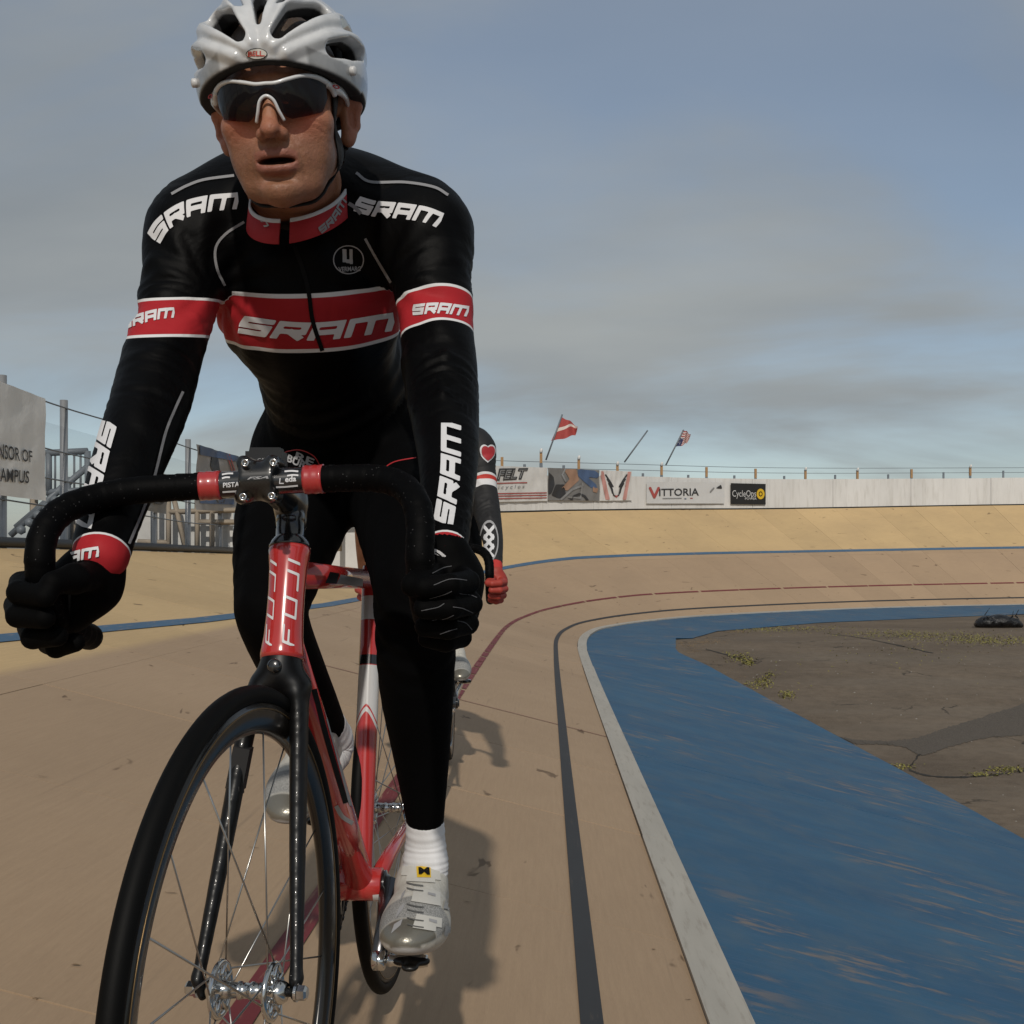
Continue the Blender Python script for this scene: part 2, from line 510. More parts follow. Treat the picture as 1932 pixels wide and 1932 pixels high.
S_A, S_B = -6.0, 66.0
track_root = strip("track", S_A, S_B, 0.0, WIDTH, -.018, M_UNDER, ds=.6)
tag(track_root, kind="structure")
SHEET = 1.22
k = 0; s = S_A + .55
while s < S_B - SHEET:
    for (a, b) in ((0.0, 2.3), (2.3, WIDTH)):
        g = .0028
        strip("plywood_sheet", s + g, s + SHEET - g, a + (.001 if a else 0), b - .001, RNG.uniform(-.0008, .0008), M_WOOD, track_root, .31, 2, .006)
    s += SHEET
def line(name, a, b, w, width, mat, ds=.4, h=.0045):
    return strip(name, a, b, (lambda s: (w(s) if callable(w) else w) - width / 2), (lambda s: (w(s) if callable(w) else w) + width / 2), h, mat, track_root, ds)
line("blue_line", S_A + .6, S_B - 1.5, blue_w, .105, M_BLUEL)
line("black_line", S_A + .6, S_B - 1.5, .266, .05, M_BLACKL)
# the red line is worn into dashes further on
s = S_A + .6
line("red_line", s, 5.6, .905, .05, M_REDL); s = 5.68
rr = random.Random(3)
while s < S_B - 2:
    L = rr.uniform(.25, .55) if s < 15 else rr.uniform(.7, 1.6)
    line("red_line", s, min(s + L, S_B - 2), .905, .05, M_REDL); s += L + (rr.uniform(.02, .10))
for s_, a_, b_ in ((6.75, .0, 1.9), (11, 1.2, 2.4)):
    strip("thin_red_line", s_ - .006, s_ + .006, a_, b_, .0042, M_REDL, track_root)
# white edge board and blue apron
edge = strip("edge_board", S_A + .5, S_B - 1.5, -.112, 0.0, -.02, M_UNDER, ds=.6); tag(edge, kind="structure")
s = S_A + .5; i = 0
while s < S_B - 3:
    L = 2.44
    dx = RNG.uniform(-.004, .004)
    strip("board", s + .002, s + L - .002, -.112 + dx, -.002 + dx, .012 + RNG.uniform(-.001, .002), M_WHITEB, edge, .4, 1, .025); s += L
apron = strip("apron", S_A + .5, S_B - 1.5, lambda s: -apron_w(s), -.1, -.022, M_UNDER, ds=.6); tag(apron, kind="structure")
s = S_A + .2
while s < S_B - 3:
    strip("painted_sheet", s + .0015, s + SHEET - .0015, lambda q: -apron_w(q), -.116, -.004 + RNG.uniform(-.001, .001), M_APRON, apron, .31, 2, .005); s += SHEET

# brown scuffs and filler marks on the boards
def track_px(px, py):
    """track point that shows at a picture point"""
    d = np.array([(px - CX) / FPX, 1.0, -(py - HY) / FPX]); best = None
    for D in np.linspace(1.2, 14, 400):
        p = np.array([0, 0, CAMZ]) + d * D; i = int(np.argmin((_C[:, 0] - p[0]) ** 2 + (_C[:, 1] - p[1]) ** 2)); s_ = _S[i]
        n = outward2(s_); w = float((p[:2] - _C[i]) @ n); th = math.radians(np.interp(s_, _TH_S, _TH_V)); q = track(s_, max(w, 0) / math.cos(th)); e = abs(q[2] - p[2])
        if best is None or e < best[0]: best = (e, s_, max(w, 0) / math.cos(th))
    return best[1], best[2]
def outward2(s): t = tangent(s); return np.array([-t[1], t[0]])
M_SCUFF = NT("brown_scuff"); M_SCUFF.set("Base Color", M_SCUFF.mix(M_SCUFF.noise(M_SCUFF.coord(), 60, 3), (.11, .07, .035), (.22, .14, .07))); M_SCUFF.set("Roughness", .9); M_SCUFF = M_SCUFF.m
rs = np.random.default_rng(21)
for px, py, L in ((80, 1470, 26), (130, 1835, 22), (72, 1887, 26), (320, 1692, 22), (468, 1612, 26), (484, 1592, 20), (290, 1255, 16), (885, 1690, 14), (1238, 1808, 12), (1300, 1900, 20)):
    s0_, w0_ = track_px(px, py); n_ = 12; m_ = L * .5 / FPX * (s0_ + .6); ph = rs.uniform(0, 6.28); V = []
    for k_ in range(n_):
        a_ = 2 * math.pi * k_ / n_; rr_ = .2 + .8 * rs.random() ** 1.3; V.append(track(s0_ + m_ * (.35 + .6 * rs.random()) * rr_ * math.sin(a_ + .4 + ph * .2), max(.01, w0_ - m_ * rr_ * math.cos(a_)), .0035))
    mesh_obj("scuff_mark", V, [tuple(range(n_))], M_SCUFF, track_root)
# ------------------------------------------------------------------ implicit surfaces (organic shapes)
def smin(a, b, k):
    if k <= 0: return np.minimum(a, b)
    h = np.maximum(k - np.abs(a - b), 0) / k
    return np.minimum(a, b) - h * h * k * .25

class SDF:
    def __init__(s, xs, ys, zs):
        s.ax = [np.asarray(v, np.float32) for v in (xs, ys, zs)]
        s.D = np.full([len(v) for v in s.ax], .08, np.float32)
    @staticmethod
    def box(lo, hi, h):
        return SDF(*[np.arange(lo[i], hi[i] + h, h) for i in range(3)])
    def sub(s, lo, hi):
        sl = []
        for i in range(3):
            a = max(0, int(np.searchsorted(s.ax[i], lo[i])) - 1); b = min(len(s.ax[i]), int(np.searchsorted(s.ax[i], hi[i])) + 1)
            if b <= a: return None
            sl.append(slice(a, b))
        g = [s.ax[i][sl[i]] for i in range(3)]
        return tuple(sl), g[0][:, None, None], g[1][None, :, None], g[2][None, None, :]
    def apply(s, fn, lo, hi, k, op):
        q = s.sub(np.asarray(lo) - k - .012, np.asarray(hi) + k + .012)
        if q is None: return
        sl, X, Y, Z = q
        d = fn(X, Y, Z)
        if op == 'add': s.D[sl] = smin(s.D[sl], d, k)
        elif op == 'cut': s.D[sl] = -smin(-s.D[sl], d, k)
        elif op == 'and': s.D[sl] = -smin(-s.D[sl], -d, k)
    def cone(s, a, b, ra, rb, k=.01, op='add', flat=None):
        a = np.asarray(a, np.float32); b = np.asarray(b, np.float32); m = max(ra, rb)
        s.apply(lambda X, Y, Z: cone_d(X, Y, Z, a, b, ra, rb, flat), np.minimum(a, b) - m, np.maximum(a, b) + m, k, op)
    def chain(s, P, R, k=.01, op='add', flat=None):
        for i in range(len(P) - 1): s.cone(P[i], P[i + 1], R[i], R[i + 1], k, op, flat)
    def limb(s, P, R, k=.02, flat=None, n=4):
        """a smooth tapered limb through several joints, blended as one piece"""
        Q = catmull(np.array([list(p) + [r] for p, r in zip(P, R)]), n).astype(np.float32); m = float(Q[:, 3].max()) / (flat[1] if flat and flat[1] < 1 else 1)
        def fn(X, Y, Z):
            d = None
            for i in range(len(Q) - 1):
                e = cone_d(X, Y, Z, Q[i, :3], Q[i + 1, :3], Q[i, 3], Q[i + 1, 3], flat); d = e if d is None else np.minimum(d, e)
            return d
        s.apply(fn, Q[:, :3].min(0) - m, Q[:, :3].max(0) + m, k, 'add')
    def ell(s, cen, r, k=.01, op='add', R=None):
        cen = np.asarray(cen, np.float32); r = np.asarray(r, np.float32); m = r.max()
        s.apply(lambda X, Y, Z: ell_d(X, Y, Z, cen, r, R), cen - m, cen + m, k, op)
    def mesh(s, smooth=0):
        return surface_nets(s.D, s.ax, smooth)

def cone_d(X, Y, Z, a, b, ra, rb, flat=None):
    ba = b - a; L2 = float(np.dot(ba, ba)) + 1e-12
    t = np.clip(((X - a[0]) * ba[0] + (Y - a[1]) * ba[1] + (Z - a[2]) * ba[2]) / L2, 0, 1)
    dx = X - a[0] - t * ba[0]; dy = Y - a[1] - t * ba[1]; dz = Z - a[2] - t * ba[2]
    if flat is not None:
        n, f = flat; n = unit(n)
        q = dx * n[0] + dy * n[1] + dz * n[2]
        dx = dx + (f - 1) * q * n[0]; dy = dy + (f - 1) * q * n[1]; dz = dz + (f - 1) * q * n[2]
    return np.sqrt(dx * dx + dy * dy + dz * dz) - (ra + (rb - ra) * t)

def ell_d(X, Y, Z, cen, r, R=None):
    dx, dy, dz = X - cen[0], Y - cen[1], Z - cen[2]
    if R is not None:
        R = np.asarray(R, np.float32)
        dx, dy, dz = (R[0, 0] * dx + R[0, 1] * dy + R[0, 2] * dz, R[1, 0] * dx + R[1, 1] * dy + R[1, 2] * dz, R[2, 0] * dx + R[2, 1] * dy + R[2, 2] * dz)
    k0 = np.sqrt((dx / r[0]) ** 2 + (dy / r[1]) ** 2 + (dz / r[2]) ** 2)
    k1 = np.sqrt((dx / r[0] ** 2) ** 2 + (dy / r[1] ** 2) ** 2 + (dz / r[2] ** 2) ** 2)
    return k0 * (k0 - 1) / np.maximum(k1, 1e-6)

def surface_nets(D, ax, smooth=0):
    S = D < 0
    nx, ny, nz = D.shape
    cnt = np.zeros((nx - 1, ny - 1, nz - 1), np.int8)
    offs = [(i, j, k) for i in (0, 1) for j in (0, 1) for k in (0, 1)]
    for (i, j, k) in offs: cnt += S[i:nx - 1 + i, j:ny - 1 + j, k:nz - 1 + k]
    act = np.argwhere((cnt > 0) & (cnt < 8))
    idx = np.full(cnt.shape, -1, np.int32); idx[tuple(act.T)] = np.arange(len(act))
    val = np.array([D[act[:, 0] + i, act[:, 1] + j, act[:, 2] + k] for (i, j, k) in offs])
    pos = np.array([np.stack([ax[0][act[:, 0] + i], ax[1][act[:, 1] + j], ax[2][act[:, 2] + k]], 1) for (i, j, k) in offs])
    acc = np.zeros((len(act), 3)); n = np.zeros(len(act))
    for a in range(8):
        for b in range(a + 1, 8):
            if sum(abs(offs[a][t] - offs[b][t]) for t in range(3)) != 1: continue
            m = (val[a] < 0) != (val[b] < 0)
            t = (val[a][m] / (val[a][m] - val[b][m]))[:, None]
            acc[m] += pos[a][m] * (1 - t) + pos[b][m] * t; n[m] += 1
    V = acc / n[:, None]
    F = []
    for axis in range(3):
        o1, o2 = [(1, 2), (2, 0), (0, 1)][axis]
        A = np.take(S, range(0, S.shape[axis] - 1), axis); B = np.take(S, range(1, S.shape[axis]), axis)
        e = np.argwhere(A != B)
        lim = [nx - 1, ny - 1, nz - 1]
        ok = (e[:, o1] > 0) & (e[:, o2] > 0) & (e[:, o1] < lim[o1]) & (e[:, o2] < lim[o2])
        e = e[ok]
        if len(e) == 0: continue
        q = []
        for (u, v) in ((-1, -1), (0, -1), (0, 0), (-1, 0)):
            cc = e.copy(); cc[:, o1] += u; cc[:, o2] += v; q.append(idx[tuple(cc.T)])
        q = np.stack(q, 1)
        flip = ~A[tuple(e.T)]
        q[flip] = q[flip][:, ::-1]
        F.append(q)
    F = np.concatenate(F)
    for _ in range(smooth):
        acc = np.zeros_like(V); n = np.zeros(len(V))
        for a, b in ((0, 1), (1, 2), (2, 3), (3, 0)):
            np.add.at(acc, F[:, a], V[F[:, b]]); np.add.at(n, F[:, a], 1)
            np.add.at(acc, F[:, b], V[F[:, a]]); np.add.at(n, F[:, b], 1)
        V = V * .4 + .6 * acc / np.maximum(n, 1)[:, None]
    return V, F

def submesh(V, F, mask_face, attrs=None):
    f = F[mask_face]; used = np.unique(f); mp = np.full(len(V), -1, np.int32); mp[used] = np.arange(len(used))
    at = {k: np.asarray(v)[used] for k, v in (attrs or {}).items()}
    return V[used], mp[f], at

def field_at(P, prims):
    """distance of points to a list of tapered limbs (smooth union)"""
    X, Y, Z = P[:, 0], P[:, 1], P[:, 2]; d = np.full(len(P), 9.0)
    for (a, b, ra, rb) in prims: d = np.minimum(d, cone_d(X, Y, Z, np.asarray(a), np.asarray(b), ra, rb))
    return d

# ------------------------------------------------------------------ flat prints laid on surfaces
CAMP = Vector((0, 0, CAMZ))
def bvh_of(*objs):
    V = []; F = []; n = 0
    for o in objs:
        me = o.data
        vv = np.empty(len(me.vertices) * 3, np.float32); me.vertices.foreach_get("co", vv); vv = vv.reshape(-1, 3)
        V += [tuple(map(float, p)) for p in vv]
        F += [tuple(i + n for i in p.vertices) for p in me.polygons]
        n += len(vv)
    return BVHTree.FromPolygons(V, F)
def shoot(bvh, px, py, off):
    d = Vector(((px - CX) / FPX, 1, -(py - HY) / FPX)).normalized()
    h, nrm, _, _ = bvh.ray_cast(CAMP, d)
    if h is None: return None
    if nrm.dot(d) > 0: nrm = -nrm
    return np.array(h + nrm * off)
def lay(name, pts2, faces, warp, bvh, mat, parent, off=.0012, thick=0.0, maxlen=None):
    """put a flat figure (u,v) on a surface along sight lines; faces that miss are dropped"""
    P = []
    for (u, v) in pts2:
        px, py = warp(u, v); P.append(shoot(bvh, px, py, off))
    F = []
    for f in faces:
        if any(P[i] is None for i in f): continue
        q = [P[i] for i in f]
        L = max(np.linalg.norm(q[i] - q[i - 1]) for i in range(len(q)))
        if maxlen and L > maxlen: continue
        F.append(f)
    if not F: return None
    used = sorted({i for f in F for i in f}); mp = {j: i for i, j in enumerate(used)}
    V = [P[i] for i in used]; F = [tuple(mp[i] for i in f) for f in F]
    o = mesh_obj(name, V, F, mat, parent, smooth=True)
    if thick:
        md = o.modifiers.new("thickness", 'SOLIDIFY'); md.thickness = thick; md.offset = 1 if True else 0
    return o
def quadwarp(p00, p10, p11, p01, bow=0.0, bowdir=(0, -1)):
    """bilinear map of the unit square onto four picture points (v up), optional bow along u"""
    p00, p10, p11, p01 = [np.array(p, float) for p in (p00, p10, p11, p01)]
    bd = np.array(bowdir, float)
    def w(u, v):
        p = (p00 * (1 - u) + p10 * u) * (1 - v) + (p01 * (1 - u) + p11 * u) * v + bd * bow * 4 * u * (1 - u)
        return p[0], p[1]
    return w
def pathwarp(mid, h0, h1=None, ang=None):
    """map the unit square along a picture polyline; v in 0..1 across with height h0..h1 (px)"""
    Q = catmull(np.array(mid, float), 16); L = np.concatenate([[0], np.cumsum(np.linalg.norm(np.diff(Q, axis=0), axis=1))]); L /= L[-1]
    T = np.gradient(Q, axis=0); T /= np.linalg.norm(T, axis=1)[:, None]
    h1 = h0 if h1 is None else h1
    def w(u, v):
        p = np.array([np.interp(u, L, Q[:, 0]), np.interp(u, L, Q[:, 1])]); t = unit([np.interp(u, L, T[:, 0]), np.interp(u, L, T[:, 1])])
        n = np.array([t[1], -t[0]]); h = h0 + (h1 - h0) * u
        q = p + n * (v - .5) * h; return q[0], q[1]
    return w
def clip_cells(fv, xs, ys):
    """marching squares fill of fv<0 -> points, faces"""
    pts = []; faces = []; key = {}
    def vid(x, y):
        k_ = (round(x, 6), round(y, 6))
        if k_ not in key: key[k_] = len(pts); pts.append((x, y))
        return key[k_]
    for i in range(len(xs) - 1):
        for j in range(len(ys) - 1):
            cs = [(i, j), (i + 1, j), (i + 1, j + 1), (i, j + 1)]; v = [fv[a, b] for a, b in cs]
            if min(v) >= 0: continue
            poly = []
            for q in range(4):
                a, b = cs[q], cs[(q + 1) % 4]; va, vb = v[q], v[(q + 1) % 4]
                if va < 0: poly.append(vid(xs[a[0]], ys[a[1]]))
                if (va < 0) != (vb < 0):
                    t = va / (va - vb); poly.append(vid(xs[a[0]] + (xs[b[0]] - xs[a[0]]) * t, ys[a[1]] + (ys[b[1]] - ys[a[1]]) * t))
            pp = [p for n_, p in enumerate(poly) if p != poly[n_ - 1]]
            if len(pp) >= 3: faces.append(tuple(pp))
    return pts, faces
def seg_field(strokes, X, Y, w, square=True):
    d = np.full(X.shape, 9.0)
    for s_ in strokes:
        for a, b in zip(s_[:-1], s_[1:]):
            a = np.array(a, float); b = np.array(b, float); ba = b - a; L = np.hypot(*ba); t_ = ba / max(L, 1e-9)
            u = (X - a[0]) * t_[0] + (Y - a[1]) * t_[1]; v = -(X - a[0]) * t_[1] + (Y - a[1]) * t_[0]
            if square:
                ex = w / 2 * (1 if len(s_) > 2 else 1)
                d = np.minimum(d, np.maximum(np.maximum(-u - (ex if a is not None else 0), u - L - ex), np.abs(v) - w / 2))
            else:
                uc = np.clip(u, 0, L); d = np.minimum(d, np.hypot(u - uc, v) - w / 2)
    return d
LET = {
 'S': (1.25, [[(1.12, .87), (.13, .87), (.13, .5), (1.12, .5), (1.12, .13), (.13, .13)]]),
 'R': (1.25, [[(.13, .13), (.13, .87), (1.12, .87), (1.12, .44), (.13, .44)], [(.62, .44), (1.05, .13)]]),
 'A': (1.25, [[(.13, .13), (.13, .87), (1.12, .87), (1.12, .13)], [(.13, .42), (1.12, .42)]]),
 'M': (1.85, [[(.13, .13), (.13, .87), (1.72, .87), (1.72, .13)], [(.92, .87), (.92, .13)]]),
 'F': (1.0, [[(.1, .1), (.1, .9), (.9, .9)], [(.1, .5), (.72, .5)]]),
 'U': (1.05, [[(.1, .9), (.1, .1), (.95, .1), (.95, .9)]]),
 'J': (.95, [[(.85, .9), (.85, .1), (.1, .1)]]),
 'I': (.3, [[(.1, .1), (.1, .9)]]),
}
_wc = {}
def word(txt, w=.29, gap=.16, shear=.34, res=.075, rnd=False):
    """block lettering drawn from strokes -> unit-square points and faces"""
    key = (txt, w, gap, shear, res, rnd)
    if key in _wc: return _wc[key]
    x = 0; st = []
    for ch in txt:
        L, ss = LET[ch]
        st += [[(a + x, b) for a, b in s_] for s_ in ss]; x += L + gap
    tot = x - gap
    xs = np.arange(-w, tot + w + res, res); ys = np.arange(-.05, 1.05 + res / 2, res * .6)
    X, Y = np.meshgrid(xs, ys, indexing='ij')
    fv = seg_field(st, X, Y, w, not rnd)
    pts, faces = clip_cells(fv, xs, ys)
    pts = [((a + shear * (b - .5)) / tot, b) for a, b in pts]
    _wc[key] = (pts, faces); return pts, faces
def text_geo(txt, bold=0.0, shear=0.0, cut=0.12, spacing=1.0):
    """lettering from the built-in font -> unit-square points, faces, aspect"""
    cu = bpy.data.curves.new("lettering_source", 'FONT'); cu.body = txt; cu.offset = bold; cu.shear = shear; cu.space_character = spacing; cu.resolution_u = 3
    ob = bpy.data.objects.new("lettering_source", cu); COL.objects.link(ob)
    dg = bpy.context.evaluated_depsgraph_get(); me = bpy.data.meshes.new_from_object(ob.evaluated_get(dg))
    bm = bmesh.new(); bm.from_mesh(me); bmesh.ops.triangulate(bm, faces=bm.faces[:])
    for _ in range(3):
        lg = [e for e in bm.edges if e.calc_length() > cut]
        if not lg: break
        bmesh.ops.subdivide_edges(bm, edges=lg, cuts=1); bmesh.ops.triangulate(bm, faces=[f for f in bm.faces if len(f.verts) > 3])
    P = np.array([v.co[:2] for v in bm.verts]); bm.verts.index_update()
    F = [tuple(v.index for v in f.verts) for f in bm.faces]
    bm.free(); bpy.data.objects.remove(ob); bpy.data.curves.remove(cu); bpy.data.meshes.remove(me)
    lo, hi = P.min(0), P.max(0); asp = (hi[0] - lo[0]) / (hi[1] - lo[1])
    return [tuple((p - lo) / (hi - lo)) for p in P], F, asp
def shape2d(fn, nx=24, ny=24, lo=(0, 0), hi=(1, 1)):
    xs = np.linspace(lo[0], hi[0], nx); ys = np.linspace(lo[1], hi[1], ny); X, Y = np.meshgrid(xs, ys, indexing='ij')
    return clip_cells(fn(X, Y), xs, ys)
def ribbon2d(n=24, m=2):
    pts = [(i / n, j / m) for i in range(n + 1) for j in range(m + 1)]; k = m + 1
    return pts, [(i * k + j, (i + 1) * k + j, (i + 1) * k + j + 1, i * k + j + 1) for i in range(n) for j in range(m)]
# ------------------------------------------------------------------ materials of rider and bicycles
def fabric(name, col, rough=.75, weave=900., sheen=.15):
    t = NT(name); p = t.coord()
    n = t.noise(p, 7, 4, .55, .8); wv = t.noise(p, weave, 2)
    t.set("Base Color", t.mix(t.rng(n, .3, .7), tuple(x * .8 for x in col), tuple(x * 1.2 for x in col)))
    t.set("Roughness", rough); t.set("Specular IOR Level", .06 if max(col) < .05 else .3)
    t.bump(t.math('ADD', t.math('MULTIPLY', n, 1.0), t.math('MULTIPLY', wv, .05)), .35, .02)
    return t.m
BLACKC = (.0012, .0012, .0014); REDC = (.36, .022, .028); WHITEC = (.66, .66, .67)
def jersey_mat(name="jersey_cloth", cols=(BLACKC, REDC, WHITEC)):
    t = NT(name); p = t.coord()
    b = t.math('ABSOLUTE', t.attr("band"))
    red = t.rng(b, .99, 1.01, 1, 0); white = t.rng(b, 1.15, 1.17, 1, 0)
    base = t.mix(white, cols[0], cols[2]); base = t.mix(red, base, cols[1])
    n = t.noise(t.mapping(p, (1, 1, 1)), 9, 3, .5, 1.2); wv = t.noise(p, 1100, 2)
    fold = t.n.new("ShaderNodeTexWave"); fold.wave_type = 'BANDS'; fold.bands_direction = 'DIAGONAL'
    fold.inputs["Scale"].default_value = 5.0; fold.inputs["Distortion"].default_value = 6.5; fold.inputs["Detail"].default_value = 2.0; fold.inputs["Detail Scale"].default_value = 1.2
    t.l.new(p, fold.inputs["Vector"])
    t.set("Base Color", base); t.set("Roughness", .5); t.set("Specular IOR Level", .075)
    hgt = t.math('ADD', t.math('ADD', t.math('MULTIPLY', n, .8), t.math('MULTIPLY', wv, .03)), t.math('MULTIPLY', fold.outputs["Fac"], .22))
    t.bump(hgt, .38, .022)
    return t.m
M_JERSEY = jersey_mat()
M_TIGHTS = fabric("black_tights", (.0008, .0008, .001), .8)
M_GLOVE = fabric("black_glove", (.0011, .0011, .0012), .7)
M_PRINTW = simple("white_print", (.62, .62, .635), .6)
M_PRINTG = simple("grey_print", (.30, .30, .31), .6)
M_PRINTR = simple("red_print", REDC, .55)
M_PRINTK = simple("black_print", (.004, .004, .0045), .6, spec=.12)
M_PIPING = simple("grey_piping", (.24, .24, .25), .7, bump=(900, .4, .002))
M_STRAP = simple("black_strap", (.008, .008, .009), .7)
M_SOCK = fabric("white_sock", (.62, .62, .63), .9, 700)
M_YELLOW = simple("yellow_print", (.62, .40, .02), .5)

def skin_mat(name="skin"):
    t = NT(name); p = t.coord()
    n1 = t.noise(p, 26, 4, .6); n2 = t.noise(p, 170, 3, .6); n3 = t.noise(p, 900, 2)
    base = t.mix(t.rng(n1, .3, .7), (.262, .110, .056), (.350, .158, .086))
    base = t.mix(t.rng(n2, .5, .72, 0, .5), base, (.235, .092, .048))
    base = t.mix(t.rng(t.noise(p, 62, 5, .7), .45, .7, 0, .5), base, (.40, .165, .105))
    base = t.mix(t.math('MULTIPLY', t.attr("blush"), .5), base, (.40, .125, .085))
    base = t.mix(t.math('MULTIPLY', t.attr("stubble"), t.rng(n3, .3, .7, .22, .55)), base, (.135, .078, .052))
    base = t.mix(t.math('MULTIPLY', t.attr("lip"), .65), base, (.25, .085, .065))
    base = t.mix(t.attr("hair"), base, t.mix(n2, (.03, .02, .014), (.09, .06, .04)))
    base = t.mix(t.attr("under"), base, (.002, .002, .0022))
    base = t.mix(t.attr("mouth"), base, (.035, .012, .010))
    t.set("Base Color", base); t.set("Roughness", t.rng(n2, .3, .7, .36, .52))
    t.set("Subsurface Weight", .05); t.set("Subsurface Radius", (.010, .004, .002)); t.set("Subsurface Scale", .6)
    t.set("Specular IOR Level", .42)
    t.bump(t.math('ADD', t.math('ADD', t.math('MULTIPLY', n2, .6), t.math('MULTIPLY', n3, .4)), t.noise(p, 75, 4, .6)), .6, .0026)
    return t.m
M_SKIN = skin_mat()

# ------------------------------------------------------------------ skeleton (picture point, depth, half width in px)
def JR(L): return [c(a, b, d) for a, b, d, r in L], [r * d / FPX for a, b, d, r in L]
ARM_A = JR([(366, 450, 1.72, 80), (341, 545, 1.69, 75), (329, 610, 1.66, 69), (303, 690, 1.61, 73), (284, 760, 1.56, 73), (240, 880, 1.47, 66), (205, 985, 1.40, 57), (190, 1050, 1.36, 52)])
ARM_B = JR([(800, 450, 1.72, 84), (817, 545, 1.69, 74), (824, 610, 1.67, 69), (832, 700, 1.62, 69), (838, 770, 1.57, 66), (846, 870, 1.48, 57), (843, 970, 1.41, 48), (840, 1040, 1.36, 42)])
LEG_A = JR([(588, 862, 2.11, 112), (548, 985, 1.98, 104), (516, 1120, 1.85, 74), (517, 1175, 1.83, 66), (560, 1275, 1.98, 57), (598, 1340, 2.10, 44), (628, 1395, 2.2, 33)])
LEG_B = JR([(745, 862, 2.11, 112), (768, 970, 1.90, 102), (782, 1080, 1.72, 82), (785, 1150, 1.69, 78), (786, 1290, 1.73, 71), (795, 1420, 1.78, 54), (802, 1545, 1.82, 36), (803, 1575, 1.83, 32)])
def cones(ch): return [(ch[0][i], ch[0][i + 1], ch[1][i], ch[1][i + 1]) for i in range(len(ch[0]) - 1)]
NECK0, NECK1 = c(556, 372, 1.76), c(540, 255, 1.58)
WAIST = c(630, 735, 1.98)
def body_prims(g, f, legs=None):
    """torso, arms and legs into an SDF, g metres fatter"""
    f.ell(c(580, 520, 1.80), (.148 + g, .120 + g, .135 + g), .03)
    f.ell(c(585, 585, 1.83), (.138 + g, .115 + g, .105 + g), .03)
    f.cone(c(590, 600, 1.86), c(640, 745, 2.0), .118 + g, .112 + g, .05)
    f.cone(c(640, 745, 2.0), c(660, 850, 2.12), .112 + g, .130 + g, .05)
    f.ell(c(664, 866, 2.14), (.162 + g, .135 + g, .105 + g), .05)
    f.cone(c(560, 410, 1.86), c(640, 700, 2.08), .105 + g, .115 + g, .06)
    f.cone(c(470, 395, 1.78), c(665, 395, 1.78), .070 + g, .070 + g, .05)
    f.cone(c(500, 340, 1.80), c(372, 405, 1.75), .054 + g, .056 + g, .04)
    f.cone(c(630, 345, 1.80), c(795, 405, 1.75), .054 + g, .056 + g, .04)
    for A in (ARM_A, ARM_B):
        f.cone(NECK0, A[0][0], .060 + g, A[1][0] * .93 + g, .05)
        f.cone(A[0][0] + np.array([0, .05, .01]), A[0][0], A[1][0] * .92 + g, A[1][0] * .96 + g, .03)
    for A in (ARM_A, ARM_B):
        f.limb(A[0], np.array(A[1]) + g, .026)
    for A in (legs or (LEG_A, LEG_B)): f.limb(A[0], np.array(A[1]) + g, .04)

# ---- head frame: x to picture right, y backwards, z up, origin between the eyes' level and the ears
_az, _el, _ro = math.radians(1.0), math.radians(-13.0), math.radians(4.5)
HF = np.array([math.sin(_az) * math.cos(_el), -math.cos(_az) * math.cos(_el), math.sin(_el)])
_r = unit(np.cross((0, 0, 1), HF)); _u = np.cross(HF, _r)
HX = _r * math.cos(_ro) + _u * math.sin(_ro); HZ = _u * math.cos(_ro) - _r * math.sin(_ro); HYB = -HF
HO = c(507, 181, 1.385) - .092 * HF
HR = np.array([HX, HYB, HZ])
def hp(x, y, z): return HO + x * HX + y * HYB + z * HZ
def to_head(V): return (np.asarray(V) - HO) @ HR.T
def px_of(p): return CX + p[0] / p[1] * FPX, HY - (p[2] - CAMZ) / p[1] * FPX

